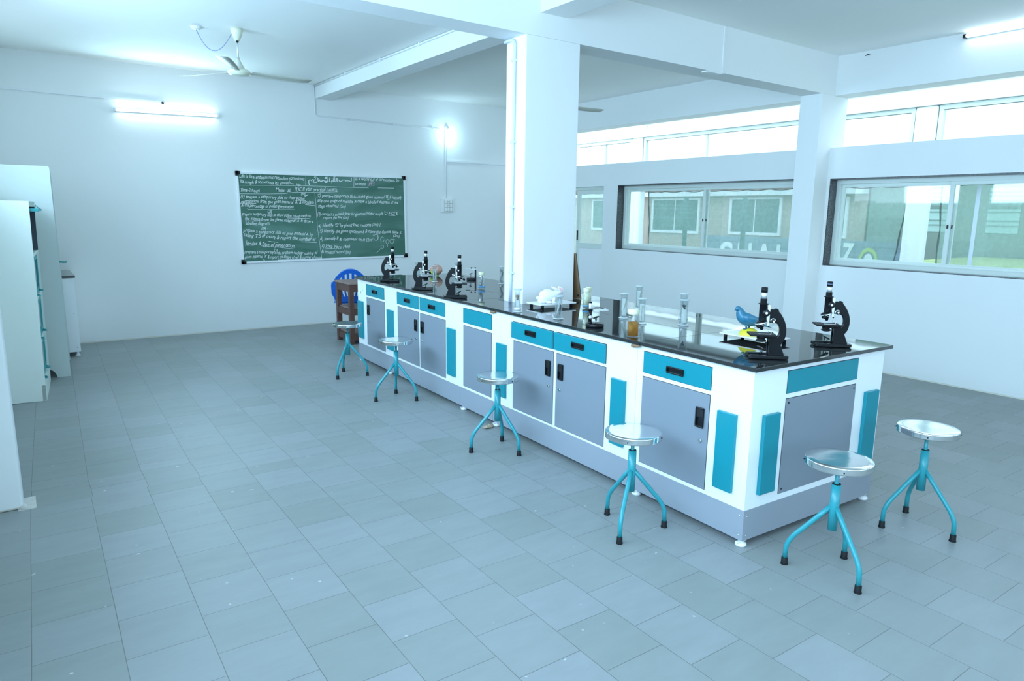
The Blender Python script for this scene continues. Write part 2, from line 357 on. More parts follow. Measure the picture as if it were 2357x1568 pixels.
def struct(o): o['kind'] = 'structure'; return o
def copy_tree(o, parent=None):
    c = o.copy(); COL.objects.link(c)
    if parent is not None: c.parent = parent
    for ch in [x for x in bpy.data.objects if x.parent == o]: copy_tree(ch, c)
    return c
def box(name, m, a, b, parent=None, bev=0., **k): return MB().box(a, b, bev).build(name, m, parent, **k)
def arc(c, r, a0, a1, n): return [(c[0]+r*math.cos(a0+(a1-a0)*i/n), c[1]+r*math.sin(a0+(a1-a0)*i/n)) for i in range(n+1)]
CHALK_TEXT=[
('Life is like endoplasmic reticulum sometimes',(0.022, 1.103),(0.9, 1.09),0.062),
('its rough & sometimes its smooth.... ',(0.041, 1.035),(0.746, 1.031),0.062),
('HES',(0.766, 1.022),(0.835, 1.019),0.037),
('In a world full of carcinogens, be',(1.62, 1.108),(2.318, 1.108),0.062),
('someones',(1.617, 1.046),(1.788, 1.045),0.062),
('PF3',(1.824, 1.043),(1.908, 1.043),0.074),
('Time -2 hours',(0.033, 0.923),(0.284, 0.928),0.062),
('Marks -30',(0.491, 0.935),(0.693, 0.938),0.062),
('PUC II year practical pattern',(0.741, 0.947),(1.354, 0.95),0.077),
('(5m)',(0.828, 0.895),(0.903, 0.896),0.056),
('(1) prepare a temporary slide to show pollen',(0.014, 0.849),(0.889, 0.834),0.062),
("germination from the given material 'A' & calculate",(0.024, 0.788),(1.016, 0.777),0.062),
('& the percentage of pollen germination',(0.022, 0.734),(0.728, 0.717),0.062),
('OR',(0.361, 0.646),(0.422, 0.643),0.068),
('prepare temporary slide to show pollen tube growth on',(0.037, 0.629),(0.962, 0.589),0.059),
("the stigma from the given material 'A' & draw a",(0.069, 0.565),(0.995, 0.522),0.059),
('labelled diagram.',(0.074, 0.507),(0.392, 0.497),0.059),
('OR -',(0.272, 0.438),(0.357, 0.435),0.062),
('prepare a temporary slide of given material A by',(0.041, 0.412),(0.974, 0.339),0.062),
('taking T.S of ovary & report the number of',(0.037, 0.352),(1.014, 0.266),0.068),
('locules & type of placentation',(0.053, 0.245),(0.709, 0.187),0.077),
('OR',(0.413, 0.134),(0.475, 0.127),0.062),
('prepare a temporary slide to show nuclear staining of',(0.032, 0.135),(1.027, 0.08),0.062),
("given material 'A' & report the shape of cell & number of nuclei",(0.031, 0.074),(1.091, 0.019),0.062),
("(2) prepare temporary slide of the given material 'B' & identify",(1.048, 0.87),(2.361, 0.856),0.062),
('any one stage of meiosis & draw a labelled diagram of the',(1.054, 0.804),(2.302, 0.785),0.062),
('stage observed (5m)',(1.058, 0.733),(1.467, 0.729),0.062),
("(3) conduct a suitable test for given soil/water sample 'C1 & C2' &",(1.041, 0.617),(2.288, 0.627),0.062),
('report the PH (3m)',(1.127, 0.572),(1.503, 0.566),0.056),
("4) Identify 'D' by giving two reasons (3m) (",(1.049, 0.463),(2.002, 0.462),0.065),
('5) Identify the given specimen E & name the disease cause it',(1.067, 0.386),(2.339, 0.348),0.068),
('(2m)',(2.184, 0.302),(2.293, 0.297),0.05),
('6) Identify F & comment on it (2m)',(1.062, 0.283),(1.865, 0.248),0.065),
('7) Viva Voce (4m)',(1.073, 0.176),(1.507, 0.151),0.068),
('8) Practical record (5m)',(1.074, 0.098),(1.51, 0.077),0.062),
]
CHALK_LINES=[
 [(0.915,1.163),(0.903,1.02)],
 [(1.609,1.159),(1.598,1.009)],
 [(0.01,1.008),(0.903,1.02),(1.598,1.009),(1.823,1.008)],
 [(1.968,1.01),(2.227,1.011)],
 [(0.02,0.901),(0.408,0.904),(0.613,0.911),(0.74,0.931),(1.074,0.934),(1.362,0.945)],
 [(1.027,0.925),(1.033,0.781),(1.038,0.463),(1.059,0.238),(1.081,0.009)],
 [(0.739,0.822),(0.891,0.819)],
 [(0.023,0.781),(0.229,0.78)],
 [(0.883,0.767),(1.02,0.754)],
 [(0.111,0.714),(0.127,0.701),(0.732,0.699)],
 [(0.62,0.588),(0.94,0.576)],
 [(0.071,0.555),(0.256,0.551)],
 [(0.358,0.283),(0.485,0.264)],
 [(0.808,0.264),(1.015,0.248)],
 [(0.049,0.238),(0.168,0.234)],
 [(0.256,0.224),(0.466,0.201),(0.696,0.169)],
 [(0.466,0.03),(1.093,0.016)],
 [(1.136,0.169),(1.31,0.15)],
 [(2.12,0.618),(2.233,0.612)],
 [(2.112,0.851),(2.146,0.848)],
 [(0.87,0.883),(0.934,0.903)],
 [(0.875,0.871),(0.933,0.899)],
 [(0.269,0.042),(0.296,0.032)],
 [(1.943,0.297),(1.941,0.283),(1.936,0.271),(1.928,0.261),(1.919,0.255),(1.908,0.253),(1.898,0.255),(1.889,0.262),(1.882,0.272),(1.878,0.285),(1.877,0.299),(1.879,0.312),(1.884,0.325),(1.892,0.335),(1.901,0.341),(1.912,0.343),(1.922,0.34),(1.931,0.334),(1.938,0.324),(1.942,0.311),(1.943,0.297)],
 [(1.862,0.324),(1.881,0.346),(1.906,0.351),(1.942,0.339),(1.95,0.293),(1.939,0.266),(1.914,0.251),(1.884,0.261),(1.869,0.29)],
 [(2.04,0.266),(2.038,0.255),(2.034,0.245),(2.027,0.237),(2.019,0.232),(2.01,0.231),(2.001,0.233),(1.993,0.238),(1.987,0.246),(1.984,0.257),(1.983,0.268),(1.985,0.279),(1.989,0.289),(1.996,0.297),(2.004,0.302),(2.013,0.303),(2.021,0.301),(2.029,0.296),(2.035,0.288)],
 [(2.115,0.233),(2.114,0.222),(2.11,0.213),(2.104,0.205),(2.097,0.201),(2.09,0.199),(2.083,0.201),(2.076,0.206),(2.071,0.214),(2.068,0.223),(2.067,0.234),(2.069,0.244),(2.073,0.254),(2.078,0.261),(2.085,0.266),(2.092,0.268),(2.1,0.266),(2.106,0.261),(2.111,0.253),(2.114,0.243),(2.115,0.233)],
 [(2.09,0.199),(2.09,0.156)],
 [(2.196,0.236),(2.194,0.227),(2.189,0.218),(2.182,0.211),(2.172,0.206),(2.162,0.205),(2.152,0.207),(2.143,0.212),(2.136,0.219),(2.132,0.228),(2.13,0.238),(2.132,0.248),(2.137,0.257),(2.145,0.264),(2.154,0.268),(2.164,0.269),(2.174,0.267),(2.183,0.263),(2.19,0.255),(2.195,0.246),(2.196,0.236)],
 [(2.189,0.263),(2.212,0.262)],
 [(2.031,0.159),(2.03,0.152),(2.026,0.145),(2.021,0.141),(2.014,0.138),(2.007,0.137),(1.999,0.138),(1.993,0.141),(1.988,0.147),(1.985,0.153),(1.984,0.16),(1.985,0.167),(1.989,0.173),(1.994,0.178),(2.001,0.181),(2.008,0.182),(2.015,0.181),(2.022,0.177),(2.027,0.172),(2.03,0.166),(2.031,0.159)],
 [(1.987,0.14),(1.939,0.096),(1.917,0.074),(1.893,0.077)],
]
ARABIC=[
 [(1.568,1.145),(1.564,1.097),(1.544,1.09),(1.531,1.11),(1.517,1.096),(1.501,1.109),(1.484,1.095),(1.471,1.11)],
 [(1.471,1.11),(1.434,1.109),(1.423,1.094),(1.4,1.088),(1.384,1.095),(1.382,1.111)],
 [(1.366,1.14),(1.359,1.086)],
 [(1.351,1.138),(1.344,1.092),(1.322,1.086),(1.322,1.136)],
 [(1.322,1.088),(1.304,1.086),(1.302,1.129)],
 [(1.301,1.088),(1.279,1.101),(1.268,1.084),(1.282,1.083)],
 [(1.304,1.142),(1.312,1.154),(1.319,1.144),(1.33,1.154)],
 [(1.266,1.067),(1.281,1.058)],
 [(1.251,1.139),(1.241,1.083)],
 [(1.226,1.14),(1.219,1.089),(1.203,1.068),(1.181,1.071)],
 [(1.216,1.144),(1.183,1.138),(1.173,1.127),(1.205,1.123)],
 [(1.203,1.088),(1.171,1.088),(1.158,1.098),(1.146,1.087),(1.141,1.109)],
 [(1.141,1.109),(1.136,1.088),(1.116,1.08),(1.103,1.093),(1.106,1.11)],
 [(1.122,1.108),(1.125,1.105)],
 [(1.095,1.131),(1.085,1.08)],
 [(1.077,1.134),(1.068,1.085),(1.046,1.06),(1.014,1.062)],
 [(1.059,1.14),(1.028,1.141),(1.051,1.119)],
 [(1.05,1.105),(1.025,1.099),(1.007,1.106),(0.987,1.092),(0.967,1.101)],
 [(0.968,1.099),(0.952,1.096),(0.947,1.059),(0.955,1.031)],
 [(0.985,1.078),(0.989,1.077)],
 [(0.999,1.076),(1.003,1.075)],
 [(1.008,1.091),(1.026,1.084)],
]

# ================================================================== THE ROOM
ZC = 3.246; YB = 7.608; XW = 4.478; XO = 4.735; XL = -3.06; YR = -5.0
m = MB()
m.mi = 0; m.box((XL-.1, YR-.1, -.1), (XO, 2.41, 0)); m.mi = 1; m.box((XL-.1, 2.41, -.1), (XO, 2.70, 0)); m.mi = 2; m.box((XL-.1, 2.70, -.1), (XO, YB+.2, 0))
struct(m.build('floor', ['floorA', 'floorB', 'floorC']))
struct(box('ceiling', 'ceil', (XL-.2, YR-.2, ZC), (XO, YB+.2, ZC+.15)))
struct(box('wall_back', 'wall', (XL-.2, YB, 0), (XO, YB+.2, ZC)))
# unseen side and rear walls; window openings added to let daylight in
m = MB(); m.box((XL-.2, YR, 0), (XL, YB, 1.05)); m.box((XL-.2, YR, 2.80), (XL, YB, ZC)); m.box((XL-.2, YR, 1.05), (XL, -4.3, 2.80)); m.box((XL-.2, -4.3, 2.75), (XL, .35, 2.80))
m.box((XL-.2, .35, 1.05), (XL, 6.45, 1.86)); m.box((XL-.2, .35, 1.86), (XL, .45, 2.80)); m.box((XL-.2, 6.45, 1.05), (XL, YB, 2.80)); struct(m.build('wall_left', 'wall'))
m = MB(); m.box((XL-.2, YR-.2, 0), (XO, YR, 1.05)); m.box((XL-.2, YR-.2, 2.75), (XO, YR, ZC)); m.box((XL-.2, YR-.2, 1.05), (-2.85, YR, 2.75)); m.box((3.65, YR-.2, 1.05), (XO, YR, 2.75)); struct(m.build('wall_rear', 'wall'))
def added_window(name, a0, a1, z0, z1, n, ax):
    m = MB(); f = .05
    def bx(p, q, u, v):
        if ax == 'x': m.box((XL-.15, p, u), (XL-.10, q, v))
        else: m.box((p, YR-.15, u), (q, YR-.10, v))
    bx(a0, a1, z0, z0+f); bx(a0, a1, z1-f, z1)
    for i in range(n+1):
        c = a0+f/2+(a1-a0-f)*i/n; bx(c-f/2, c+f/2, z0+f, z1-f)
    struct(m.build(name, 'alu'))
added_window('window_6', -4.3, .35, 1.05, 2.75, 4, 'x'); added_window('window_7', .45, 6.45, 1.86, 2.80, 5, 'x'); added_window('window_8', -2.85, 3.65, 1.05, 2.75, 5, 'y')  # frames added for the unseen daylight openings
# window wall: openings for door_1, window_1 and window_2, open gap above the band
W1 = (2.62, 5.5577, 1.090, 2.0066); W2 = (-1.4, 2.318, 1.066, 1.994); D1 = (5.853, 7.12, 0, 2.0); ZT = 2.3182
m = MB()
m.box((XW, YR, 0), (XO, W2[0], ZT)); m.box((XW, W2[0], 0), (XO, W2[1], W2[2])); m.box((XW, W2[0], W2[3]), (XO, W2[1], ZT))
m.box((XW, W2[1], 0), (XO, W1[0], ZT)); m.box((XW, W1[0], 0), (XO, W1[1], W1[2])); m.box((XW, W1[0], W1[3]), (XO, W1[1], ZT))
m.box((XW, W1[1], 0), (XO, D1[0], ZT)); m.box((XW, D1[0], D1[3]), (XO, D1[1], ZT)); m.box((XW, D1[1], 0), (XO, YB, ZT))
struct(m.build('wall_right', 'wall'))
# beams and columns
struct(box('ceiling_beam', 'beam', (XL, 2.3507, 2.850), (XW, 2.5966, ZC)))                     # across the room over the columns
struct(box('ceiling_beam', 'beam', (.528, YR, 3.0127), (.776, 2.3507, ZC)))                     # towards the camera
struct(box('ceiling_beam', 'beam', (.763, 2.5966, 3.0715), (.985, YB, ZC)))                     # towards the blackboard wall
struct(box('ceiling_beam', 'beam', (XW, YR, 2.850), (XO, YB, ZC)))                              # over the window wall
struct(box('ceiling_beam', 'beam', (XL, -2.9, 2.850), (XW, -2.65, ZC)))                         # behind the camera
struct(box('column', 'wall', (.4021, 2.3507, 0), (.9108, 2.5966, 2.850), bev=.004))
struct(box('column', 'wall', (4.233, 2.3507, 0), (XO, 2.5966, 2.850), bev=.003))
struct(box('column', 'wall', (XL-.2, 2.440, 0), (-2.815, 2.69, 2.850), bev=.012))
# rubble at the foot of the left column
m = MB(); m.box((-2.84, 2.415, 0.0), (-2.76, 2.60, .003)); m.ell((-2.815, 2.45, .005), .02, .03, .018)
struct(m.build('trim_1', 'mortar'))
# thin crack line in the back wall plaster
def strip(pts, w, y, m, z=None):
    for (a, b) in zip(pts[:-1], pts[1:]):
        A = Vector((a[0], y, a[1])); B = Vector((b[0], y, b[1])); d = (B-A).normalized(); n = Vector((-d.z, 0, d.x))*w/2
        e = d*w*.35
        m.quad(A-n-e, B-n+e, B+n+e, A+n-e)

# ---- sliding windows
def sliding(name, y0, y1, z0, z1, mull, latch=True):
    r = bpy.data.objects.new(name, None); COL.objects.link(r); r.location = (XW, y0, z0); r['kind'] = 'structure'
    Wd, H = y1-y0, z1-z0
    m = MB(); t = .012
    m.box((.0, Wd-t, 0), (.122, Wd, H)); m.box((.0, 0, 0), (.122, t, H)); m.box((0, t, H-t), (.122, Wd-t, H)); m.box((0, t, 0), (.122, Wd-t, .006))
    m.build('granite_surround', 'jamb', r)
    m = MB(); f = .045; xa, xb = .122, .215
    a0, a1, b0, b1 = t, Wd-t, .006, H-t
    m.box((xa, a0, b0), (xb, a0+f, b1), .002); m.box((xa, a1-f, b0), (xb, a1, b1), .002); m.box((xa, a0+f, b0), (xb, a1-f, b0+f), .002); m.box((xa, a0+f, b1-f), (xb, a1-f, b1), .002)
    m.box((xa-.004, a0+f, b0+f), (xa+.02, a1-f, b0+f+.006)); m.box((xa+.03, a0+f, b0+f), (xa+.036, a1-f, b0+f+.012)); m.box((xa+.062, a0+f, b0+f), (xa+.068, a1-f, b0+f+.012))
    m.build('window_frame', 'alu', r)
    for i, (p, q, x) in enumerate(((mull-.03, a1-f+.01, xa+.040), (a0+f-.01, mull+.03, xa+.008))):
        m = MB(); s = .038; c0, c1 = b0+f-.004, b1-f+.004
        m.box((x, p, c0), (x+.028, p+s, c1), .002); m.box((x, q-s, c0), (x+.028, q, c1), .002); m.box((x, p+s, c0), (x+.028, q-s, c0+s), .002); m.box((x, p+s, c1-s), (x+.028, q-s, c1), .002)
        sash = m.build('sash', 'alu', r)
        box('window_pane', 'pane', (x+.012, p+s, c0+s), (x+.016, q-s, c1-s), sash)
        if latch:
            yy = p+.018 if i == 0 else q-.018
            m = MB(); m.box((x-.006, yy-.008, H*.46), (x, yy+.008, H*.46+.035), .002); m.build('latch', 'blackpl', sash)
    return r
sliding('window_1', *W1[:2], W1[2], W1[3], 4.08-W1[0])
sliding('window_2', *W2[:2], W2[2], W2[3], 1.145-W2[0])

# ---- aluminium door, half of it open
r = bpy.data.objects.new('door_1', None); COL.objects.link(r); r.location = (4.58, D1[0], 0); r['kind'] = 'structure'
m = MB(); Wd = D1[1]-D1[0]; m.box((0, 0, 0), (.1, .012, 2.0)); m.box((0, Wd-.05, 0), (.1, Wd, 2.0)); m.box((0, .012, 1.955), (.1, Wd-.05, 2.0)); m.build('door_frame', 'alu', r)
m = MB(); x = .02
m.box((x, .012, .01), (x+.035, .07, 1.95)); m.box((x, .665, .01), (x+.035, .735, 1.95), .003); m.box((x, .07, 1.893), (x+.035, .665, 1.95)); m.box((x, .07, 1.06), (x+.035, .665, 1.143)); m.box((x, .07, .01), (x+.035, .665, .12))
lf = m.build('door_leaf', 'alu', r)
box('door_panel', 'steelwhite', (x+.012, .07, .12), (x+.022, .665, 1.06), lf)
box('door_glass', 'pane', (x+.015, .07, 1.143), (x+.019, .665, 1.893), lf)
m = MB(); m.box((x-.012, .69, 1.18), (x, .712, 1.33), .003); m.build('door_handle', 'blackpl', lf)

# ---- veranda outside the window wall
XV = 6.8
struct(box('veranda_floor', 'ground', (XO, -6, -.06), (7.2, 16, 0)))
struct(box('outside_ground', 'ground', (7.2, -14, -.12), (30, 40, -.06)))
for y in (-2.35, 2.47, 7.49, 12.4):
    m = MB(); m.box((XV, y-.135, -.06), (XV+.14, y+.135, 2.984), .03); struct(m.build('veranda_pillar', 'pillar'))
m = MB(); m.box((XV, -6, 2.985), (XV+.14, 16, 3.4)); m.box((XV-.03, -6, 2.985), (XV, 16, 3.04))
struct(m.build('veranda_beam', 'pillar'))
struct(box('veranda_lintel', 'pillar', (XV, -6, 2.075), (XV+.14, 16, 2.17)))
wn = 3
for (ya, yb, mu) in ((-2.215, 2.335, None), (2.605, 7.355, 5.95), (7.625, 12.265, 8.4)):
    r = bpy.data.objects.new('window_%d' % wn, None); COL.objects.link(r); r.location = (XV+.03, ya, 2.17); r['kind'] = 'structure'; wn += 1
    H = 2.985-2.17; Wd = yb-ya
    m = MB(); f = .06
    m.box((0, 0, 0), (.07, f, H), .003); m.box((0, Wd-f, 0), (.07, Wd, H), .003); m.box((0, f, 0), (.07, Wd-f, .045), .003); m.box((0, f, H-f), (.07, Wd-f, H), .003); m.box((-.008, f, H-.012), (0, Wd-f, H))
    if mu: m.box((.01, mu-ya-.03, .045), (.06, mu-ya+.03, H-f), .003)
    m.mi = 1; m.box((-.004, f, H-f-.006), (.0, Wd-f, H-f)); m.box((-.010, 0, H-.004), (-.002, Wd, H)); m.box((-.004, 0, 0), (0, .006, H)); m.box((-.004, Wd-.006, 0), (0, Wd, H))
    m.build('window_frame', ['alu', 'hem'], r)
    box('window_pane', 'pane', (.032, f, .045), (.036, Wd-f, H-f), r)
m = MB(); m.tube([(XV-.015, 7.2, 3.09), (XV-.015, 7.28, 3.10), (XV-.015, 7.24, 3.20), (XV-.015, 7.1, 3.215), (XV-.015, 4, 3.215), (XV-.015, -5, 3.215)], .012)
tag(m.build('conduit_pipe', 'pvc'), 'white conduit pipe run along the outer veranda beam above the high windows', 'pipe')
# shade nets hung between the pillars
def net(ya, yb, label, sag, edge=0., drift=0., seam=None):
    m = MB(); ny, nz = 60, 14; G = []
    nl = max(1, round((yb-ya)/.42))
    for j in range(nz+1):
        row = []
        for i in range(ny+1):
            u = i/ny; v = j/nz; y = ya+(yb-ya)*u
            ph = (u*nl) % 1; top = 2.015-sag*4*ph*(1-ph)
            z = .01+(top-.01)*v
            pull = edge*4*v*(1-v)
            y += (pull*(1-u)**4 - pull*u**4) + drift*(1-v)*(1-u)**3
            row.append(m.bm.verts.new((6.99+.02*math.sin(u*31+v*3)+.015*math.sin(u*11-v*5), y, z)))
        G.append(row)
    for j in range(nz):
        for i in range(ny): m._f((G[j][i], G[j][i+1], G[j+1][i+1], G[j+1][i]), True)
    hems = [[G[j][0].co.copy() + Vector((-.012, .006*math.sin(j*2.1), 0)) for j in range(nz+1)], [G[j][ny].co.copy() + Vector((-.012, .006*math.sin(j*1.7), 0)) for j in range(nz+1)]]
    top = [G[nz][i].co.copy() for i in range(ny+1)]
    o = m.build('shade_net', 'net', fix=False)
    for h in hems: MB().tube(h, .012, 8, rr=[.010+.004*math.sin(k*2.3) for k in range(nz+1)]).build('rolled_edge', 'hem', o)
    MB().tube(top, .006, 6).build('top_cord', 'hem', o)
    if seam: MB().box((6.958, seam-.022, .25), (6.966, seam+.022, 2.0)).build('seam_band', 'seam', o)
    tag(o, label, 'shade net', 'shade nets hung along the veranda'); return o
net(2.64, 7.32, 'green shade net outside the window between the two wall columns', .022, .03, .16)
net(-2.1, 2.26, 'green shade net outside the right-hand sliding window', .012, .03, 0, 1.82)
net(7.66, 12.1, 'green shade net seen through the glass of the half-open door', .02, .08)
# building and banner across the yard
r = thing('school_building', 'low dusty pink building with green-screened windows seen through the nets', 'building', (12, 8.0, -.06))
m = MB(); m.box((0, -2.2, 0), (3.0, 12, 2.42)); m.build('wall', 'pinkwall', r)
m = MB(); m.box((-.35, -2.2, 2.42), (3.0, 12, 2.56)); m.build('roof_slab', 'whitewall', r); MB().box((-.25, -2.2, 2.15), (0, 12, 2.27)).build('sunshade', 'whitewall', r)
for (a, b, z0, z1) in ((-.15, 1.18, 1.27, 2.06), (2.25, 3.80, 1.25, 2.06), (4.7, 6.3, 1.25, 2.06), (-1.75, -.95, 1.27, 2.06)):
    m = MB(); t = .07
    m.box((-.05, a-t, z0-t), (.0, b+t, z0)); m.box((-.05, a-t, z1), (0, b+t, z1+t*.6)); m.box((-.05, a-t, z0), (0, a, z1)); m.box((-.05, b, z0), (0, b+t, z1)); fr = m.build('window_surround', 'whitewall', r)
    m = MB(); m.box((-.02, a, z0), (-.01, b, z1)); m.build('window_screen', 'shutter', fr)
    m = MB(); m.box((-.04, (a+b)/2-.012, z0), (-.02, (a+b)/2+.012, z1)); m.build('window_bar', 'whitewall', fr)
r = thing('annexe_building', 'grey-green building with pale barred windows beyond the right-hand net', 'building', (12, 5.6, -.06))
m = MB(); m.box((0, -13, 0), (3, .15, 2.95)); m.build('wall', 'greenwall', r)
for a in (-2.58, -1.42, -3.45, -4.3):
    wd = .52 if a < -2 else .62
    m = MB(); m.box((-.01, a, 1.40), (-.002, a+wd, 2.22)); wnd = m.build('window_glass', 'louvre', r)
    m = MB()
    for z in (1.53, 1.62, 1.78, 1.85, 1.93, 1.99, 2.07, 2.14): m.box((-.03, a, z), (-.02, a+wd, z+.012))
    m.box((-.03, a, 1.88), (-.012, a+wd, 1.91)); m.build('window_grille', 'greenwall', wnd)
m = MB(); m.box((7.6, -9, -.05), (11.9, 3.6, .9)); tag(m.build('grass_bank', 'grassm'), 'green and yellow grass seen through the right-hand net', 'grass', kind='stuff')
r = thing('banner', 'grey-blue banner with big white letters across the yard', 'banner', (10, 0, 0))
for yy in (3.95, 6.2, 8.42): MB().cyl((.05, yy, -.06), (.05, yy, 1.1), .025, n=10).build('banner_post', 'pole', r)
box('banner_sheet', 'banner', (0, 3.9, .1), (.03, 8.5, 1.165), r)
box('banner_top_band', 'banner', (-.006, 3.9, 1.06), (0, 8.5, 1.165), r)
def text_mesh(txt, size, xs=1.0, bold=0., shear=0., res=3):
    cu = bpy.data.curves.new('txt', 'FONT'); cu.body = txt; cu.size = size; cu.offset = bold; cu.shear = shear; cu.resolution_u = res; cu.fill_mode = 'FRONT'
    o = bpy.data.objects.new('txt', cu); COL.objects.link(o)
    dg = bpy.context.evaluated_depsgraph_get(); me = bpy.data.meshes.new_from_object(o.evaluated_get(dg))
    vs = [v.co.copy() for v in me.vertices]; fs = [tuple(p.vertices) for p in me.polygons]
    bpy.data.objects.remove(o); bpy.data.curves.remove(cu); bpy.data.meshes.remove(me)
    return vs, fs
def place_text(m, txt, size, fn, bold=0., shear=0., width=None, res=3):
    vs, fs = text_mesh(txt, size, bold=bold, shear=shear, res=res)
    if not vs: return
    w0 = max(v.x for v in vs); k = (width/w0) if width else 1
    V = [m.bm.verts.new(fn(v.x*k, v.y)) for v in vs]
    for f in fs: m._f([V[i] for i in f])
for ch, y, wd in (('S', 7.95, .36), ('H', 7.50, .38), ('A', 7.02, .42), ('H', 6.56, .38), ('Z', 5.13, .22)):
    m = MB(); place_text(m, ch, .72 if ch != 'Z' else .5, lambda a, b, y=y, q=(.52 if ch != 'Z' else .76): (-.012, y-a, q+b), bold=.02, width=wd)
    m.build('banner_letter', 'bannerletter', r, fix=False)
m = MB()
for i in range(16):
    a_ = PI*(1.15*i/15-.075); m.ell((-.012, 4.64-.15*math.cos(a_), .80+.21*math.sin(a_)), .003, .030, .042, nu=8, nv=6)
m.build('banner_emblem', 'bannerleaf', r)
MB().ell((-.010, 4.64, .82), .003, .085, .12).build('emblem_centre', 'bannerletter', r)
for y in (9.05, 7.27, 5.93): tag(MB().cyl((8, y, -.06), (8, y, 1.93), .045, n=14).build('steel_pole', 'pole'), 'dark green steel pole in the yard, ' + {9.05: 'leftmost, beside the white pillar', 7.27: 'middle one, in the left pane of the window', 5.93: 'right one, in front of the banner letters'}[y], 'pole', 'green poles in the yard')

# ---- things fixed to the walls and ceiling
# fan
def fan(loc, angs, label, drop, R):
    f = thing('ceiling_fan', label, 'fan', loc, 0, 'cream ceiling fans')
    z = -drop
    MB().lathe([(0, 0), (.052, 0), (.055, -.02), (.048, -.045), (.022, -.108), (0, -.108)]).build('canopy', 'cream', f)
    MB().cyl((0, 0, -.10), (0, 0, z+.12), .0075, n=12).build('down_rod', 'silver', f)
    MB().cyl((0, 0, -.122), (0, 0, -.108), .012, n=12).build('rod_collar', 'blackpl', f)
    MB().lathe([(0, z+.128), (.012, z+.128), (.018, z+.10), (.058, z+.028), (.060, z+.020), (0, z+.02)]).build('motor_cover', 'creamdusty', f)
    MB().lathe([(0, z+.022), (.062, z+.022), (.088, z+.018), (.10, z+.006), (.10, z-.012), (.088, z-.016), (.086, z-.026), (.06, z-.032), (0, z-.034)]).build('motor_housing', 'cream', f)
    for a in angs:
        m = MB(); pts = []
        n = 10
        for i in range(n+1):
            t = i/n; x = .12+(R-.12)*t; hw = .035+.028*math.sin(min(1, t*1.15)*PI*.55)
            if t > .93: hw *= .75
            tw = -math.radians(13)*(1-.4*t)
            A = Vector((x, -hw*math.cos(tw), -hw*math.sin(tw))); B = Vector((x, hw*math.cos(tw), hw*math.sin(tw)))
            pts.append((m.bm.verts.new(A), m.bm.verts.new(B), m.bm.verts.new(B+Vector((0, 0, .003))), m.bm.verts.new(A+Vector((0, 0, .003)))))
        for a0, a1 in zip(pts[:-1], pts[1:]):
            for k in range(4): m._f((a0[k], a0[(k+1) % 4], a1[(k+1) % 4], a1[k]), True)
        m._f(pts[0]); m._f(tuple(reversed(pts[-1])))
        m.box((.075, -.014, -.004), (.15, .014, .004))
        m.build('blade', 'creamdusty', f, loc=(0, 0, z), rot=(0, 0, math.radians(a)))
    return f
fan((-.846, 5.212, ZC), (4, 124, 244), 'cream ceiling fan on the left, above the fluorescent tube', .385, .70)
fan((2.5, 4.6, ZC), (-6, 114, 234), 'ceiling fan behind the middle column, only one blade tip showing', .44, .67)
r = thing('ceiling_rose', 'small white ceiling rose with a looped wire to the left fan', 'ceiling rose', (-1.166, 5.37, ZC))
MB().lathe([(0, 0), (.05, 0), (.05, -.008), (.03, -.026), (0, -.03)]).build('rose_cover', 'whitepl', r)
P0 = Vector((0, 0, -.03)); P1 = Vector((.27, -.16, -.055)); pts = []
for i in range(15):
    t = i/14; p = P0.lerp(P1, t); p.z -= .17*4*t*(1-t)*(1.1-.25*t); pts.append(p)
MB().tube(pts, .0035, 6).build('wire', 'wire', r)
# fluorescent tube on the back wall
r = thing('tube_light', 'lit fluorescent tube on the back wall, left of the blackboard', 'tube light', (-1.07, YB, 2.722), 0, 'lit tube lights')
box('batten', 'whitepl', (-.565, -.035, -.018), (.565, -.005, .018), r, .003)
MB().cyl((-.55, -.055, 0), (.55, -.055, 0), .0135, n=16).build('glass_tube', 'tube', r)
for sx in (-1, 1): MB().box((sx*.55, -.075, -.02), (sx*.57, -.005, .02), .003).build('end_cap', 'whitepl', r)
r.rotation_euler = (0, math.radians(-1.6), 0)
l = bpy.data.lights.new('tube_glow', 'AREA'); l.shape = 'RECTANGLE'; l.size = 1.1; l.size_y = .03; l.energy = 17; l.color = (.50, .84, 1.0)
o = bpy.data.objects.new('tube_glow', l); COL.objects.link(o); o.location = (-1.07, YB-.075, 2.722); o.rotation_euler = Vector((0, -1, -.2)).to_track_quat('-Z', 'Y').to_euler(); o['kind'] = 'helper'
r = thing('pendant_socket', 'round white socket with a short cord above the tube on the back wall', 'socket', (-1.123, YB, 2.832))
MB().lathe([(0, -.035), (.022, -.035), (.034, -.012), (.036, 0), (0, 0)], axis='y').build('socket_body', 'whitepl', r)
MB().cyl((0, -.036, -.004), (0, -.048, -.006), .014, n=14).build('socket_mouth', 'blackpl', r)
MB().tube([(0, -.045, -.006), (.01, -.05, -.05), (.025, -.045, -.09)], .003, 6).build('cord', 'whitepl', r)
m = MB(); m.box((-3.0, YB-.018, 2.822), (-1.16, YB, 2.846)); tag(m.build('cable_trunking', 'pvc'), 'white cable trunking high on the back wall left of the tube', 'trunking')
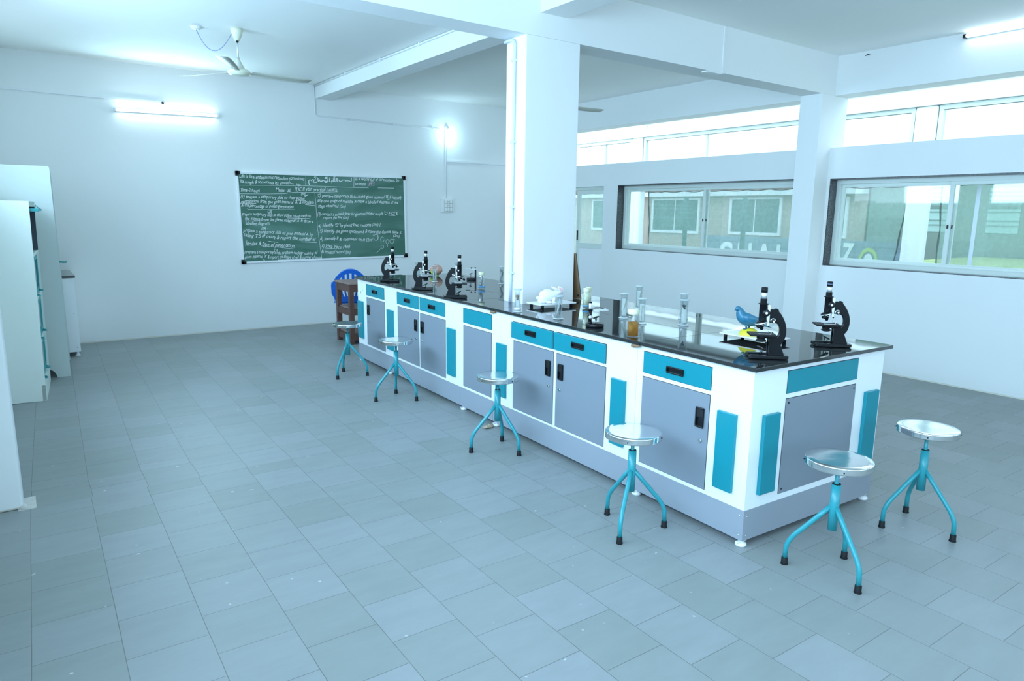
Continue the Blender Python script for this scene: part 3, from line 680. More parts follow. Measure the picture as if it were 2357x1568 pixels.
# second wall lamp
r = thing('wall_lamp', 'bright lit bulb on the back wall above the switchboard', 'lamp', (2.806, YB, 2.86))
MB().lathe([(0, -.04), (.02, -.04), (.034, -.012), (.036, 0), (0, 0)], axis='y').build('lamp_base', 'whitepl', r)
MB().cyl((0, -.04, 0), (.008, -.075, -.05), .018, .016, n=14).build('lamp_holder', 'whitepl', r)
MB().ell((.01, -.09, -.105), .032, .032, .045).build('bulb', 'bulb', r)
l = bpy.data.lights.new('bulb_glow', 'POINT'); l.energy = 2.8; l.shadow_soft_size = .04; l.color = (.50, .82, 1.0)
o = bpy.data.objects.new('bulb_glow', l); COL.objects.link(o); o.location = (2.816, YB-.16, 2.74); o['kind'] = 'helper'
# conduits
m = MB(); m.tube([(.750, 2.61, 3.232), (.750, YB-.03, 3.232)], .010, 8)
for y in (3.1, 3.8, 4.6, 5.5, 6.5): m.box((.738, y, 3.216), (.7629, y+.02, 3.2459))
tag(m.build('conduit_pipe', 'pvc'), 'thin white conduit clipped along the top of the beam, leading to the back wall', 'pipe')
m = MB(); m.tube([(.750, YB-.014, 3.232), (.750, YB-.014, 2.90), (.760, YB-.014, 2.862), (.80, YB-.014, 2.850), (2.70, YB-.014, 2.826)], .010, 8)
for x in (1.2, 1.9, 2.55): m.box((x, YB-.028, 2.82), (x+.016, YB, 2.86))
tag(m.build('conduit_pipe', 'pvc'), 'thin white conduit down the back wall and across to the lit bulb', 'pipe')
m = MB(); m.box((2.768, YB-.016, 1.80), (2.792, YB, 2.82)); m.box((2.80, YB-.012, 1.80), (2.806, YB, 2.82)); tag(m.build('cable_trunking', 'pvc'), 'vertical white trunking from the bulb down to the switchboard', 'trunking')
m = MB(); m.box((2.806, YB-.018, 2.352), (4.2, YB, 2.378)); tag(m.build('cable_trunking', 'pvc'), 'horizontal white trunking between the switchboard trunking and the middle column', 'trunking')
# switchboard
r = thing('switchboard', 'white switchboard with rows of switches and sockets on the back wall', 'switchboard', (2.70, YB, 1.588))
box('backbox', 'switch', (0, -.05, 0), (.205, 0, .21), r, .006)
for j, z in enumerate((.135, .075, .015)):
    for i in range(3):
        MB().box((.045+i*.045, -.056, z+.005), (.086+i*.045, -.05, z+.052), .002).build('switch' if (i != 1) else 'socket', 'switch', r)
m = MB()
for z in (.135, .075, .015): m.box((.04, -.052, z-.001), (.182, -.0495, z+.001))
for i in range(4): m.box((.0435+i*.045, -.0525, .015), (.0445+i*.045, -.0495, .19))
for z in (.15, .09):
    for q in (.098, .112): m.cyl((q, -.0585, z+.012), (q, -.0555, z+.012), .004, n=8)
m.build('module_gaps', 'gap', r)
# pipe on the column
m = MB(); m.tube([(.386, 2.60, 2.830), (.386, 2.53, 2.833), (.386, 2.49, 2.826), (.386, 2.472, 2.80), (.386, 2.474, 2.70), (.386, 2.487, 1.1), (.386, 2.495, .9025)], .011, 10)
for z in (2.68, 2.1, 1.62, 1.12): m.box((.374, 2.462, z), (.402, 2.506, z+.018), .003)
tag(m.build('conduit_pipe', 'pvcblue'), 'pale blue-grey pipe clipped down the left face of the middle column', 'pipe')
m = MB(); m.box((2.585, 2.338, 2.842), (2.612, 2.3507, 3.24), .002); m.box((2.40, 2.3507, 2.838), (2.60, 2.42, 2.850), .002); tag(m.build('cable_trunking', 'pvc'), 'short vertical white trunking on the cross beam, right of the middle column', 'trunking')
m = MB(); m.tube([(XW-.002, 2.02, 3.202), (XW-.03, 2.03, 3.205), (XW-.03, 2.05, 3.195)], .004, 8); tag(m.build('wall_hook', 'blackpl'), 'tiny dark hook on the beam over the window wall', 'hook')
r = thing('tube_light', 'white fluorescent tube fixed to the beam at the top right corner', 'tube light', (XW, .58, 3.21), 0, 'lit tube lights')
box('batten', 'whitepl', (-.028, -.57, -.014), (-.003, .57, .014), r, .003)
MB().cyl((-.042, -.55, 0), (-.042, .55, 0), .011, n=14).build('glass_tube', 'tube', r)
for sx in (-1, 1): MB().box((-.056, sx*.55, -.016), (-.003, sx*.575, .016), .003).build('end_cap', 'blackpl', r)

# ================================================================== CHALKBOARD
BA = math.radians(.755)
bd = thing('chalkboard', 'green chalkboard covered in white handwriting, hung slightly crooked on the back wall', 'chalkboard', (-.309, YB, .887)); bd.rotation_euler = (0, -BA, 0)
BW, BH = 2.406, 1.18
box('board_surface', 'green', (.01, -.018, .01), (BW-.01, -.004, BH-.01), bd)
m = MB(); t = .026
m.box((0, -.028, 0), (BW, -.002, t), .003); m.box((0, -.028, BH-t), (BW, -.002, BH), .003); m.box((0, -.028, t), (t, -.002, BH-t), .003); m.box((BW-t, -.028, t), (BW, -.002, BH-t), .003)
m.build('aluminium_frame', 'whitepl', bd)
for x in (0, BW):
    for z in (0, BH):
        sx = 1 if x == 0 else -1; sz = 1 if z == 0 else -1
        m = MB(); m.box((x-sx*.008, -.034, z-sz*.008), (x+sx*.052, -.0, z+sz*.03), .006); m.box((x-sx*.008, -.034, z-sz*.008), (x+sx*.03, -.0, z+sz*.052), .006); m.build('corner_cap', 'blackpl', bd)
m = MB()
def ribbon(m, pts, wd, y):
    pts = [Vector((p[0], y, p[1])) for p in pts]; L = []; R = []
    for i, p in enumerate(pts):
        t = (pts[min(i+1, len(pts)-1)] - pts[max(i-1, 0)]).normalized(); n = Vector((-t.z, 0, t.x))*wd/2
        L.append(m.bm.verts.new(p+n)); R.append(m.bm.verts.new(p-n))
    for i in range(len(pts)-1): m._f((L[i], R[i], R[i+1], L[i+1]))
mp_ = MB()
for k, (txt, p, q, h) in enumerate(CHALK_TEXT):
    p = Vector((max(p[0], .036), p[1])); q = Vector((min(q[0], 2.36), q[1])); d = q-p; L = d.length; ex = d/L; ez = Vector((-ex.y, ex.x)); sh = .28
    jr = random.Random(k)
    def fn(a, b, p=p, ex=ex, ez=ez, jr=jr, k=k):
        b2 = b*(1+.10*math.sin(a*31+k)) + .005*math.sin(a*19+k*2.1) + .003*math.sin(a*57+k); a2 = a + .22*b + .003*math.sin(a*37+k)
        v = p + ex*a2 + ez*b2; return (v.x, -.0192, v.y)
    place_text(mp_ if txt == 'PF3' else m, txt, h*1.02, fn, bold=.0004, width=L*.985, res=2)
for l in CHALK_LINES: ribbon(m, l, .0042 if len(l) > 2 else .0055, -.0192)
for l in ARABIC: ribbon(m, l, .0105, -.0192)
m.build('chalk_writing', 'chalk', bd, fix=False); mp_.build('pink_chalk_writing', 'chalkpink', bd, fix=False)

# ================================================================== ISLAND COUNTER
TH = -0.0418466; WC = 1.1044; CT, ST = math.cos(TH), math.sin(TH)
def CLo(x, y, z=0): return (x*CT - y*ST, x*ST + y*CT, z)
PROT = .017
def pull(m, y0, y1, z0, z1, horiz):        # black recessed pull, on the plane x = 0 facing -x
    b = .008
    m.mi = 0
    m.box((-.010, y0, z0), (0, y1, z0+b), .002); m.box((-.010, y0, z1-b), (0, y1, z1), .002); m.box((-.010, y0, z0+b), (0, y0+b, z1-b)); m.box((-.010, y1-b, z0+b), (0, y1, z1-b))
    m.box((-.001, y0+b, z0+b), (.0, y1-b, z1-b))
    if horiz: m.box((-.008, y0+b, z0+b+(z1-z0)*.45), (-.001, y1-b, z1-b))
    else: m.box((-.008, y0+b, z0+b+(z1-z0)*.45), (-.001, y1-b, z1-b))
def unit(name, label, y0, y1, drawers, doors, strips, panels=(), depth=None, xb=None, handle_side=None):
    u = thing(name, label, 'cabinet', CLo(0, y0, 0), TH, 'cabinet units of the laboratory island')
    L = y1-y0-.0015
    m = MB()
    if depth: m.box((0, 0, .19), (depth, L, .88))
    else: m.box((0, 0, .19), (WC, L, .88))
    m.build('carcass', 'steelwhite', u)
    m = MB()
    if depth: m.box((-.002, 0, .035), (depth, L, .19)); box('rear_kick_plate', 'greyskirt', (xb, 0, .035), (WC+.002, L, .19), u); box('rear_carcass', 'steelwhite', (xb, 0, .19), (WC, L, .88), u)
    else: m.box((-.002, (-.002 if y0 < .01 else 0), .035), (WC+.002, L, .19))
    m.build('kick_plate', 'greyskirt', u)
    for (a, b, z0, z1, has) in drawers:
        a -= y0; b -= y0
        m = MB(); m.mi = 1; m.box((-.0012, a-.0022, z0-.0018), (0, b+.0022, z1+.003)); m.mi = 0; m.box((-(PROT if has > 1 else .004), a, z0), (-.0012, b, z1), .0012)  # dark backing strip paints the shadow gap round the drawer front
        d = m.build('drawer_front' if has else 'fixed_panel', ['teal', 'gap'], u)
        if has:
            c = (a+b)/2; mm = MB(); pull(mm, c-.058, c+.058, .765, .802, True); mm.build('drawer_handle', 'blackpl', d, loc=(-(PROT if has > 1 else .004), 0, 0))
    for (a, b, z0, z1, hs) in doors:
        a -= y0; b -= y0
        m = MB(); m.mi = 1; m.box((-.0012, a-.002, z0-.0018), (0, b+.002, z1+.0025)); m.mi = 0; m.box((-.0035, a, z0), (-.0012, b, z1), .0008)  # same dark strip as painted gap shade round the door
        d = m.build('door' if hs else 'fixed_panel', ['greydoor', 'gap'], u)
        if hs:     # hs = -1: pull near the low-y (right-hand) edge, +1 near the high-y edge
            c = a+.053 if hs < 0 else b-.053; h0 = .528; mm = MB(); pull(mm, c-.0255, c+.0255, h0, h0+.105, False); mm.build('door_handle', 'blackpl', d, loc=(-.0035, 0, 0))
            c2 = a+.044 if hs < 0 else b-.044
            mm = MB(); mm.cyl((0, c2, .462), (-.008, c2, .462), .0095, n=16); mm.mi = 1; mm.box((-.0088, c2-.0012, .457), (-.0078, c2+.0012, .467)); mm.build('lock', ['chrome', 'gap'], d, loc=(-.0035, 0, 0))
    for (a, b) in strips:
        MB().box((-.020, a-y0, .257), (0, b-y0, .650), .0025).build('teal_strip', 'teal', u)
    return u
def foot(u, x, y):
    m = MB(); m.lathe([(0, 0), (.024, 0), (.028, .006), (.026, .016), (.014, .020), (.012, .036), (0, .036)]); m.box((-.036, -.008, .020), (.036, .008, .027), .003); m.build('levelling_foot', 'whitepl', u, loc=(x, y, 0))
u1 = unit('laboratory_cabinet', 'island end cabinet with one teal drawer and grey door, at the near corner', 0, .773, [(.247, .721, .731, .847, 1)], [(.248, .722, .212, .706, -1)], [(.075, .186)])
# end face (towards the viewer's right)
m = MB(); m.mi = 1; m.box((.2505, -.0012, .7375), (.8525, 0, .8535)); m.mi = 0; m.box((.252, -.004, .739), (.851, -.0012, .851), .001); m.build('fixed_panel', ['teal', 'gap'], u1)
m = MB(); m.mi = 1; m.box((.2505, -.0012, .2215), (.8515, 0, .7135)); m.mi = 0; m.box((.252, -.0035, .223), (.850, -.0012, .711), .001); fp = m.build('fixed_panel', ['greydoor', 'gap'], u1)
for x in (.272, .832):
    for z in (.246, .690): MB().cyl((x, -.0045, z), (x, -.003, z), .0055, n=12).build('screw_hole', 'gap', fp)
for a, b in ((.080, .197), (.940, 1.063)): MB().box((a, -.020, .257), (b, 0, .656), .0025).build('teal_strip', 'teal', u1)
for z in (.060, .158):
    for c, q in (((-.003, .022, z), (.002, .004, .004)), ((.022, -.003, z), (.004, .002, .004)), ((1.082, -.003, z), (.004, .002, .004))): MB().ell(c, *q, nu=10, nv=6).build('screw', 'chrome', u1)
for x, y in ((.02, .02), (1.08, .02), (.02, .75), (1.08, .75)): foot(u1, x, y)
u2 = unit('laboratory_cabinet', 'island cabinet with two large teal drawers over two grey doors, before the column', .7745, 2.29, [(1.549, 2.029, .720, .832, 2), (1.033, 1.527, .720, .832, 2)], [(1.545, 2.020, .206, .697, -1), (1.030, 1.514, .206, .695, 1)], [(.850, .964), (2.108, 2.232)])
for x, y in ((.02, 1.49), (1.08, .02), (1.08, 1.49)): foot(u2, x, y)
u3 = unit('laboratory_cabinet', 'narrow island cabinet with plain teal and grey fixed panels, built around the column', 2.2915, 2.80, [(2.319, 2.746, .728, .841, 0)], [(2.318, 2.744, .211, .703, 0)], [], depth=.285, xb=.83)
foot(u3, .02, .48); foot(u3, 1.08, .48)
u4 = unit('laboratory_cabinet', 'island cabinet with two small teal drawers, behind the second farthest stool', 2.8015, 4.285, [(3.561, 4.026, .729, .840, 1), (3.055, 3.535, .729, .840, 1)], [(3.556, 4.014, .210, .704, -1), (3.050, 3.532, .210, .701, 1)], [(2.872, 3.002), (4.110, 4.244)])
foot(u4, .02, 1.45); foot(u4, 1.08, 1.45)
u5 = unit('laboratory_cabinet', 'far end cabinet of the island with one small teal drawer and a narrow grey door', 4.2865, 5.05, [(4.333, 4.806, .730, .841, 1)], [(4.328, 4.798, .212, .705, 1)], [(4.889, 5.02)])
m = MB()
for (y, z, a, b) in ((4.92, .80, .006, .003), (4.96, .742, .004, .016), (4.90, .77, .003, .005)): m.ell((-.0006, y-4.2865, z), .0008, a, b, nu=8, nv=6)
m.build('paint_chip', 'gap', u5)
foot(u5, .02, .73); foot(u5, 1.08, .73)

# worktop slabs
OV = .030; XM = .515
def slab(label, x0, x1, y0, y1, cut=None):
    g = .0012; m = MB()
    if cut is None: m.box((x0+g, g, .8805), (x1-g, y1-y0-g, .9), .0015)
    else:
        for b in cut: m.box((b[0]+g, b[2]-y0+g*0, .8805), (b[1]-g, b[3]-y0, .9))
    o = m.build('granite_slab', 'granite', None, loc=CLo(0, y0, 0), rot=(0, 0, TH))
    return tag(o, label, 'worktop slab', 'granite worktop slabs of the island')
slab('black granite slab at the near end of the island, under the two right-hand microscopes', -OV, WC+OV, -OV, .73)
slab('black granite slab along the left front edge of the island, in front of the column', -OV, XM, .73, 2.25)
slab('black granite slab on the far side of the island, beside the window wall', XM, WC+OV, .73, 2.25)
slab('narrow black granite slab to the left of the column foot', -OV, .298, 2.25, 2.755)
slab('narrow black granite slab to the right of the column foot', .815, WC+OV, 2.25, 2.755)
m = MB(); m.box((.298+.001, 2.25-2.25, .8805), (.814, 2.362-2.25, .9)); tag(m.build('granite_slab', 'granite', None, loc=CLo(0, 2.2515, 0), rot=(0, 0, TH)), 'thin black granite strip touching the near foot of the column', 'worktop slab', 'granite worktop slabs of the island')
m = MB(); m.box((.299, 0, .8805), (.813, .130, .9)); tag(m.build('granite_slab', 'granite', None, loc=CLo(0, 2.624, 0), rot=(0, 0, TH)), 'thin black granite strip behind the column foot', 'worktop slab', 'granite worktop slabs of the island')
slab('black granite slab along the left front edge at the far end, under three microscopes', -OV, XM, 2.755, 5.075)
slab('black granite slab on the window side at the far end, holding the brain model', XM, WC+OV, 2.755, 5.02)
def lump(y, label):
    m = MB(); m.ell((-.014, 0, 0), .014, .035, .010, nu=12, nv=8); m.ell((-.016, .018, -.006), .010, .018, .010, nu=10, nv=8)
    tag(m.build('joint_putty', 'putty', None, loc=CLo(0, y, .872), rot=(0, 0, TH)), label, 'putty', 'putty lumps under the worktop edge')
lump(.775, 'brown putty lump under the worktop edge, right of the amber specimen jar'); lump(2.28, 'brown putty lump under the worktop edge, left of the column foot')

# ================================================================== STOOLS
def stool(x, y, angs, label, top=.520):
    s = thing('laboratory_stool', label, 'stool', (x, y, 0), 0, 'round steel stools around the island')
    R = .184; m = MB()
    m.lathe([(0, -.0015), (.05, -.001), (.11, .000), (.1365, -.0003), (.1385, -.0010), (.1400, -.0025), (.1406, -.0045), (.1408, -.0075), (.1408, -.0265), (.1408, -.031), (.136, -.033), (.133, -.031), (.133, -.012), (0, -.012)], n=40)
    st = m.build('seat', 'steel', s, loc=(0, 0, top), rot=(0, 0, random.Random(int(x*91+y*37)).uniform(0, 6)))
    m = MB()
    for k in range(4): a = k*PI/2+.3; m.ell((.1415*math.cos(a), .1415*math.sin(a), -.019), .0035, .0035, .0035, nu=8, nv=6)
    m.build('rivets', 'blackmatte', st)
    MB().cyl((0, 0, .30), (0, 0, top-.012), .0095, n=14).build('screw_rod', 'tealpaint', s)
    m = MB(); m.lathe([(0, .405), (.0165, .405), (.0165, .420), (.0205, .420), (.0205, .205), (0, .205)], n=20); cyl = m.build('centre_tube', 'tealpaint', s)
    MB().lathe([(.010, .4205), (.0185, .4205), (.0185, .4225), (.010, .4225), (.010, .4205)], n=18).build('tube_mouth', 'blackmatte', cyl)
    for a in angs:
        m = MB(); pts = [(.012, 0, .315), (.060, 0, .258), (.125, 0, .182)]
        K = Vector((.174, 0, .126))
        for i in range(7):
            t = i/6; a0 = Vector((.140, 0, .165)); a2 = Vector((R-.002, 0, .088)); pts.append(tuple(a0*(1-t)**2 + K*2*t*(1-t) + a2*t*t))
        pts += [(R, 0, .03)]
        m.tube(pts, .0112, 12); lg = m.build('leg', 'tealpaint', s, rot=(0, 0, math.radians(a)))
        MB().lathe([(0, 0), (.0165, 0), (.0165, .004), (.0145, .008), (.0140, .034), (.011, .036), (0, .036)], (R, 0, 0), n=16).build('rubber_foot', 'blackmatte', lg)
    return s
stool(-.179, 4.405, (-146.4, 83.8, -37.8), 'steel-topped stool farthest away, in front of the brown wooden stand')
stool(-.175, 3.364, (173.3, 65.9, -52), 'steel-topped stool on teal legs, second from the far end of the island')
stool(-.187, 1.819, (164.4, -72.5, 44.8), 'third steel-topped stool from the far end, by the middle of the island')
stool(-.298, .461, (83.8, -30.4, -149.6), 'scratched steel-topped stool by the near left corner of the island')
stool(.137, -.362, (123.4, 7.6, -110.2), 'steel-topped stool in front of the island end panel, nearest to the viewer', .540)
stool(.960, -.371, (147.3, 39.4, -96.0), 'steel-topped stool on teal legs at the far right, its top shining white', .542)

# ================================================================== MICROSCOPES
def microscope(x, y, ang, label, ob=0, ring=False):
    s = thing('microscope', label, 'microscope', (x, y, .9), ang, 'compound microscopes on the island')
    # horseshoe base
    m = MB(); poly = [(-.076, -.034), (-.078, .034), (-.070, .044), (-.03, .046), (.02, .052), (.105, .050), (.112, .040), (.105, .022), (.035, .022), (.022, .012), (.022, -.012), (.035, -.022), (.105, -.022), (.112, -.040), (.105, -.050), (.02, -.052), (-.03, -.046), (-.070, -.044)]
    m.prism(poly, .002, .020, 'z'); b = m.build('base', 'blackmet', s)
    bv = b.modifiers.new('b', 'BEVEL'); bv.width = .004; bv.segments = 3
    m = MB()
    for sy in (-1, 1): m.prism([(.016, .019), (-.058, .019), (-.046, .050), (-.026, .098), (-.018, .104), (.008, .104), (.016, .098)], sy*.016, sy*.024, 'y')
    m.box((-.012, -.016, .020), (.012, .016, .055)); p = m.build('pillar', 'blackmet', s)
    MB().cyl((-.002, -.029, .088), (-.002, .029, .088), .0085, n=18).build('inclination_joint', 'blackmet', p)
    # curved arm
    outer = [(-.040, .066), (-.054, .085), (-.062, .112), (-.0635, .140), (-.058, .170), (-.047, .197), (-.031, .222), (-.016, .237), (0, .242), (.020, .241)]
    inner = [(.020, .176), (0, .175), (-.016, .172), (-.026, .162), (-.031, .145), (-.031, .125), (-.024, .110), (-.012, .102), (.012, .098), (.012, .074), (-.015, .070)]
    def cr(P):
        Q = [P[0]]
        for i in range(len(P)-1):
            p0, p1, p2, p3 = P[max(0, i-1)], P[i], P[i+1], P[min(len(P)-1, i+2)]
            for t in (1/3, 2/3, 1): Q.append(tuple(.5*((2*p1[k])+(-p0[k]+p2[k])*t+(2*p0[k]-5*p1[k]+4*p2[k]-p3[k])*t*t+(-p0[k]+3*p1[k]-3*p2[k]+p3[k])*t**3) for k in (0, 1)))
        return Q
    m = MB(); m.prism(cr(outer)+cr(inner), -.0115, .0115, 'y', True); a = m.build('arm', 'blackmet', s); bv = a.modifiers.new('b', 'BEVEL'); bv.width = .004; bv.segments = 3
    MB().cyl((-.010, -.0125, .2345), (-.010, .0125, .2345), .0105, n=18).build('arm_boss', 'blackmet', a)
    # rack, body tube, draw tube, eyepiece
    MB().box((.019, -.010, .160), (.031, .010, .262), .001).build('rack_slide', 'silver', s)
    tx = .051
    m = MB(); m.lathe([(0, .178), (.0165, .178), (.0175, .184), (.0175, .264), (.0235, .2645), (.0235, .268), (.0158, .268), (.0158, .291), (0, .291)], (tx, 0, 0), 26); m.build('body_tube', 'blackmatte', s)
    MB().cyl((tx, 0, .290), (tx, 0, .325), .0135, n=22).build('draw_tube', 'silver', s)
    e = MB().lathe([(0, .322), (.0148, .322), (.0148, .345), (.011, .347), (0, .347)], (tx, 0, 0), 22).build('eyepiece', 'blackmatte', s)
    if ring: MB().lathe([(.0149, .333), (.0153, .333), (.0153, .336), (.0149, .336), (.0149, .333)], (tx, 0, 0), 22).build('blue_ring', 'wire', e)
    for sy in (-1, 1):
        k = MB().lathe([(0, sy*.020), (.0160, sy*.020), (.0172, sy*.024), (.0172, sy*.033), (.0150, sy*.036), (0, sy*.036)], (.041, 0, .2255), 24, 'y').build('coarse_focus_knob', 'blackpl', s)
        MB().cyl((.041, sy*.036, .2255), (.041, sy*.038, .2255), .0058, n=16).build('knob_cap', 'whitedot', k)
        k = MB().lathe([(0, sy*.012), (.0120, sy*.012), (.0128, sy*.015), (.0120, sy*.018), (0, sy*.018)], (.004, 0, .187), 22, 'y').build('fine_focus_ring', 'chrome', s)
        k = MB().lathe([(0, sy*.018), (.008, sy*.018), (.0088, sy*.022), (.0088, sy*.040), (0, sy*.040)], (.006, 0, .187), 18, 'y').build('fine_focus_knob', 'blackpl', s)
        MB().cyl((.006, sy*.040, .187), (.006, sy*.0415, .187), .0050, n=14).build('knob_cap', 'whitedot', k)
    MB().tube([(.019, 0, .175), (.019, 0, .160)], .0014, 6).build('stop_pin', 'silver', s)
    MB().ell((.019, 0, .157), .0045, .0045, .0055, nu=10, nv=8).build('stop_pin_knob', 'blackpl', s)
    # nosepiece tilted forwards
    R = Matrix.Rotation(math.radians(14), 4, 'Y'); m = MB(); m.mi = 0
    m.lathe([(0, .010), (.018, .010), (.0285, .004), (.030, 0), (.030, -.003), (0, -.003)], (0, 0, 0), 28); m.mi = 1; m.lathe([(.0302, -.004), (.0306, .000), (.0285, .0022), (.028, -.004), (.0302, -.004)], (0, 0, 0), 28)
    n_ = m.build('nosepiece', ['blackpl', 'silver'], s, loc=(tx+.004, 0, .175), rot=(0, math.radians(16), 0))
    def objective(px, rot, L, name='objective_lens'):
        m = MB(); m.mi = 0; m.lathe([(0, 0), (.0095, 0), (.0105, -.004), (.0105, -L*.55), (.0085, -L*.6), (.0085, -L*.85), (.0055, -L), (0, -L)], (0, 0, 0), 20); m.mi = 1; m.lathe([(.0107, -L*.3), (.0109, -L*.3), (.0109, -L*.36), (.0107, -L*.36), (.0107, -L*.3)], (0, 0, 0), 20)
        m.build(name, ['blackpl', 'silver'], s, loc=px, rot=rot)
    objective((tx, 0, .174), (0, 0, 0), .036)
    if ob: objective((tx+.022, 0, .170), (0, math.radians(-36), 0), .034); objective((tx+.012, .016, .171), (math.radians(24), math.radians(-18), 0), .022)
    else: objective((tx+.010, -.014, .172), (math.radians(-14), math.radians(-14), 0), .026); objective((tx+.012, .016, .171), (math.radians(24), math.radians(-18), 0), .022)
    # stage, clips, condenser, mirror
    st = MB().box((-.012, -.050, .113), (.110, .050, .1215), .0015).build('stage', 'blackmatte', s)
    m = MB()
    for yy in (-.030, .030): m.cyl((.012, yy, .1215), (.012, yy, .137), .0016, n=8); m.box((.012, yy-.002, .1225), (.070, yy+.002, .1240))
    m.build('stage_clip', 'silver', st)
    MB().box((-.022, -.013, .098), (.03, .013, .113), .002).build('stage_bracket', 'blackmet', s)
    MB().lathe([(0, .113), (.0215, .113), (.0215, .100), (.0185, .097), (.0185, .092), (.024, .090), (.024, .084), (.014, .080), (0, .080)], (.050, 0, 0), 24).build('condenser', 'blackmatte', s)
    m = MB(); Rm = Matrix.Rotation(math.radians(-28), 3, 'Y'); m.ell((.046, 0, .047), .023, .023, .005, Rm); mi = m.build('mirror', 'blackpl', s)
    m = MB(); m.tube([(.046, -.027, .047), (.046, -.027, .034), (.046, -.010, .026), (.046, .010, .026), (.046, .027, .034), (.046, .027, .047)], .0022, 8); m.cyl((.046, 0, .0195), (.046, 0, .027), .004, n=10); m.box((.010, -.008, .0195), (.05, .008, .026), .002); m.build('mirror_fork', 'blackpl', mi)
    return s
def mic_at(px, py, a, label, ob, ring=False):     # (px, py) is the middle of the base's length
    c, s_ = math.cos(a), math.sin(a); microscope(px - c*.018, py - s_*.018, a, label, ob, ring)
A1 = math.radians(-29)
mic_at(.275, 4.395, A1, 'compound microscope farthest away, in front of the chalkboard corner', 1)
mic_at(.205, 3.588, A1, 'black compound microscope in front of the pink brain model, second from the far end', 1)
mic_at(.150, 2.925, A1, 'black compound microscope third from the far end, left of the dissecting microscope', 1)
mic_at(.222, .095, math.radians(136), 'black compound microscope near the corner of the island, right of the blue bird model', 0)
mic_at(.800, .095, math.radians(134), 'compound microscope at the right end of the island, before the window wall', 0, True)

# dissecting microscopes
def dissecting(x, y, ang, label):
    s = thing('dissecting_microscope', label, 'microscope', (x, y, .9), ang)
    m = MB(); m.lathe([(0, .001), (.054, .001), (.0565, .004), (.0565, .020), (.053, .024), (0, .024)], n=36); m.build('base', 'blackmet', s)
    m = MB(); m.cyl((-.032, 0, .024), (-.032, 0, .108), .0105, n=18); m.lathe([(0, .024), (.014, .024), (.014, .032), (.0105, .035)], (-.032, 0, 0), 18); m.build('pillar', 'blackmet', s)
    MB().box((-.048, -.012, .102), (.006, .012, .114), .003).build('stage_bracket', 'blackmet', s)
    MB().cyl((-.032, 0, .112), (-.032, 0, .150), .0085, n=18).build('lens_tube', 'whitepl', s)
    MB().cyl((-.032, 0, .148), (-.032, 0, .156), .0105, n=18).build('lens_cap', 'blackpl', s)
    for sy in (-1, 1):
        MB().lathe([(0, sy*.010), (.010, sy*.010), (.0125, sy*.014), (.0125, sy*.021), (0, sy*.022)], (-.032, 0, .062), 20, 'y').build('focus_knob', 'silver' if sy < 0 else 'blackpl', s)
    m = MB(); m.box((.002, -.034, .104), (.074, -.026, .111), .001); m.box((.002, .026, .104), (.074, .034, .111), .001); m.box((-.02, -.034, .103), (.006, .034, .112), .001); m.box((.066, -.034, .104), (.074, .034, .110)); m.build('stage_frame', 'silver', s)
    MB().box((-.002, -.026, .1065), (.066, .026, .1085)).build('stage_glass', 'jarglass', s)
    m = MB()
    for yy in (-.03, .03): m.tube([(-.012, yy, .114), (.02, yy*.8, .120), (.056, yy*.7, .1135)], .0016, 6)
    m.build('stage_clip', 'blackpl', s)
    m = MB(); Rm = Matrix.Rotation(math.radians(-20), 3, 'Y'); m.ell((.006, 0, .060), .021, .021, .0045, Rm); mi = m.build('mirror', 'blackpl', s)
    m = MB(); m.tube([(.004, -.022, .060), (.006, -.021, .050), (.006, -.008, .040), (.006, .008, .040), (.006, .021, .050), (.004, .022, .060)], .0022, 8); m.cyl((.006, 0, .024), (.006, 0, .042), .002, n=8); m.build('mirror_fork', 'blackpl', mi)
dissecting(.135, 1.240, math.radians(-28), 'small dissecting microscope on a round black base, left of the amber specimen jar')
def dissecting2(x, y, ang, label):
    s = thing('dissecting_microscope', label, 'microscope', (x, y, .9), ang)
    m = MB(); m.box((-.055, -.03, .001), (.045, .03, .024), .004); m.build('base', 'blackmet', s)
    MB().box((.028, -.009, .024), (.045, .009, .112), .002).build('pillar', 'blackmet', s)
    MB().box((-.066, -.03, .110), (.05, .03, .1145), .001).build('stage', 'silver', s)
    m = MB(); m.box((-.066, -.024, .1045), (-.02, .024, .110), .001); m.build('stage_plate', 'blackpl', s)
    for xx in (-.006, .034): MB().lathe([(0, .1145), (.003, .1145), (.003, .122), (.0095, .124), (.0095, .130), (0, .131)], (xx, 0, 0), 16).build('stage_knob', 'blackpl', s)
    m = MB(); Rm = Matrix.Rotation(math.radians(-20), 3, 'Y'); m.ell((-.012, 0, .066), .021, .021, .004, Rm); mi = m.build('mirror', 'blackpl', s)
    m = MB(); m.tube([(-.014, -.022, .066), (-.012, -.020, .054), (-.012, -.006, .042), (-.012, .006, .042), (-.012, .020, .054), (-.014, .022, .066)], .0022, 8); m.cyl((-.012, 0, .024), (-.012, 0, .042), .002, n=8); m.build('mirror_fork', 'blackpl', mi)
dissecting2(1.085, 4.150, math.radians(-30), 'small dissecting microscope with a flat square stage at the far end, beside a cream-lidded jar')

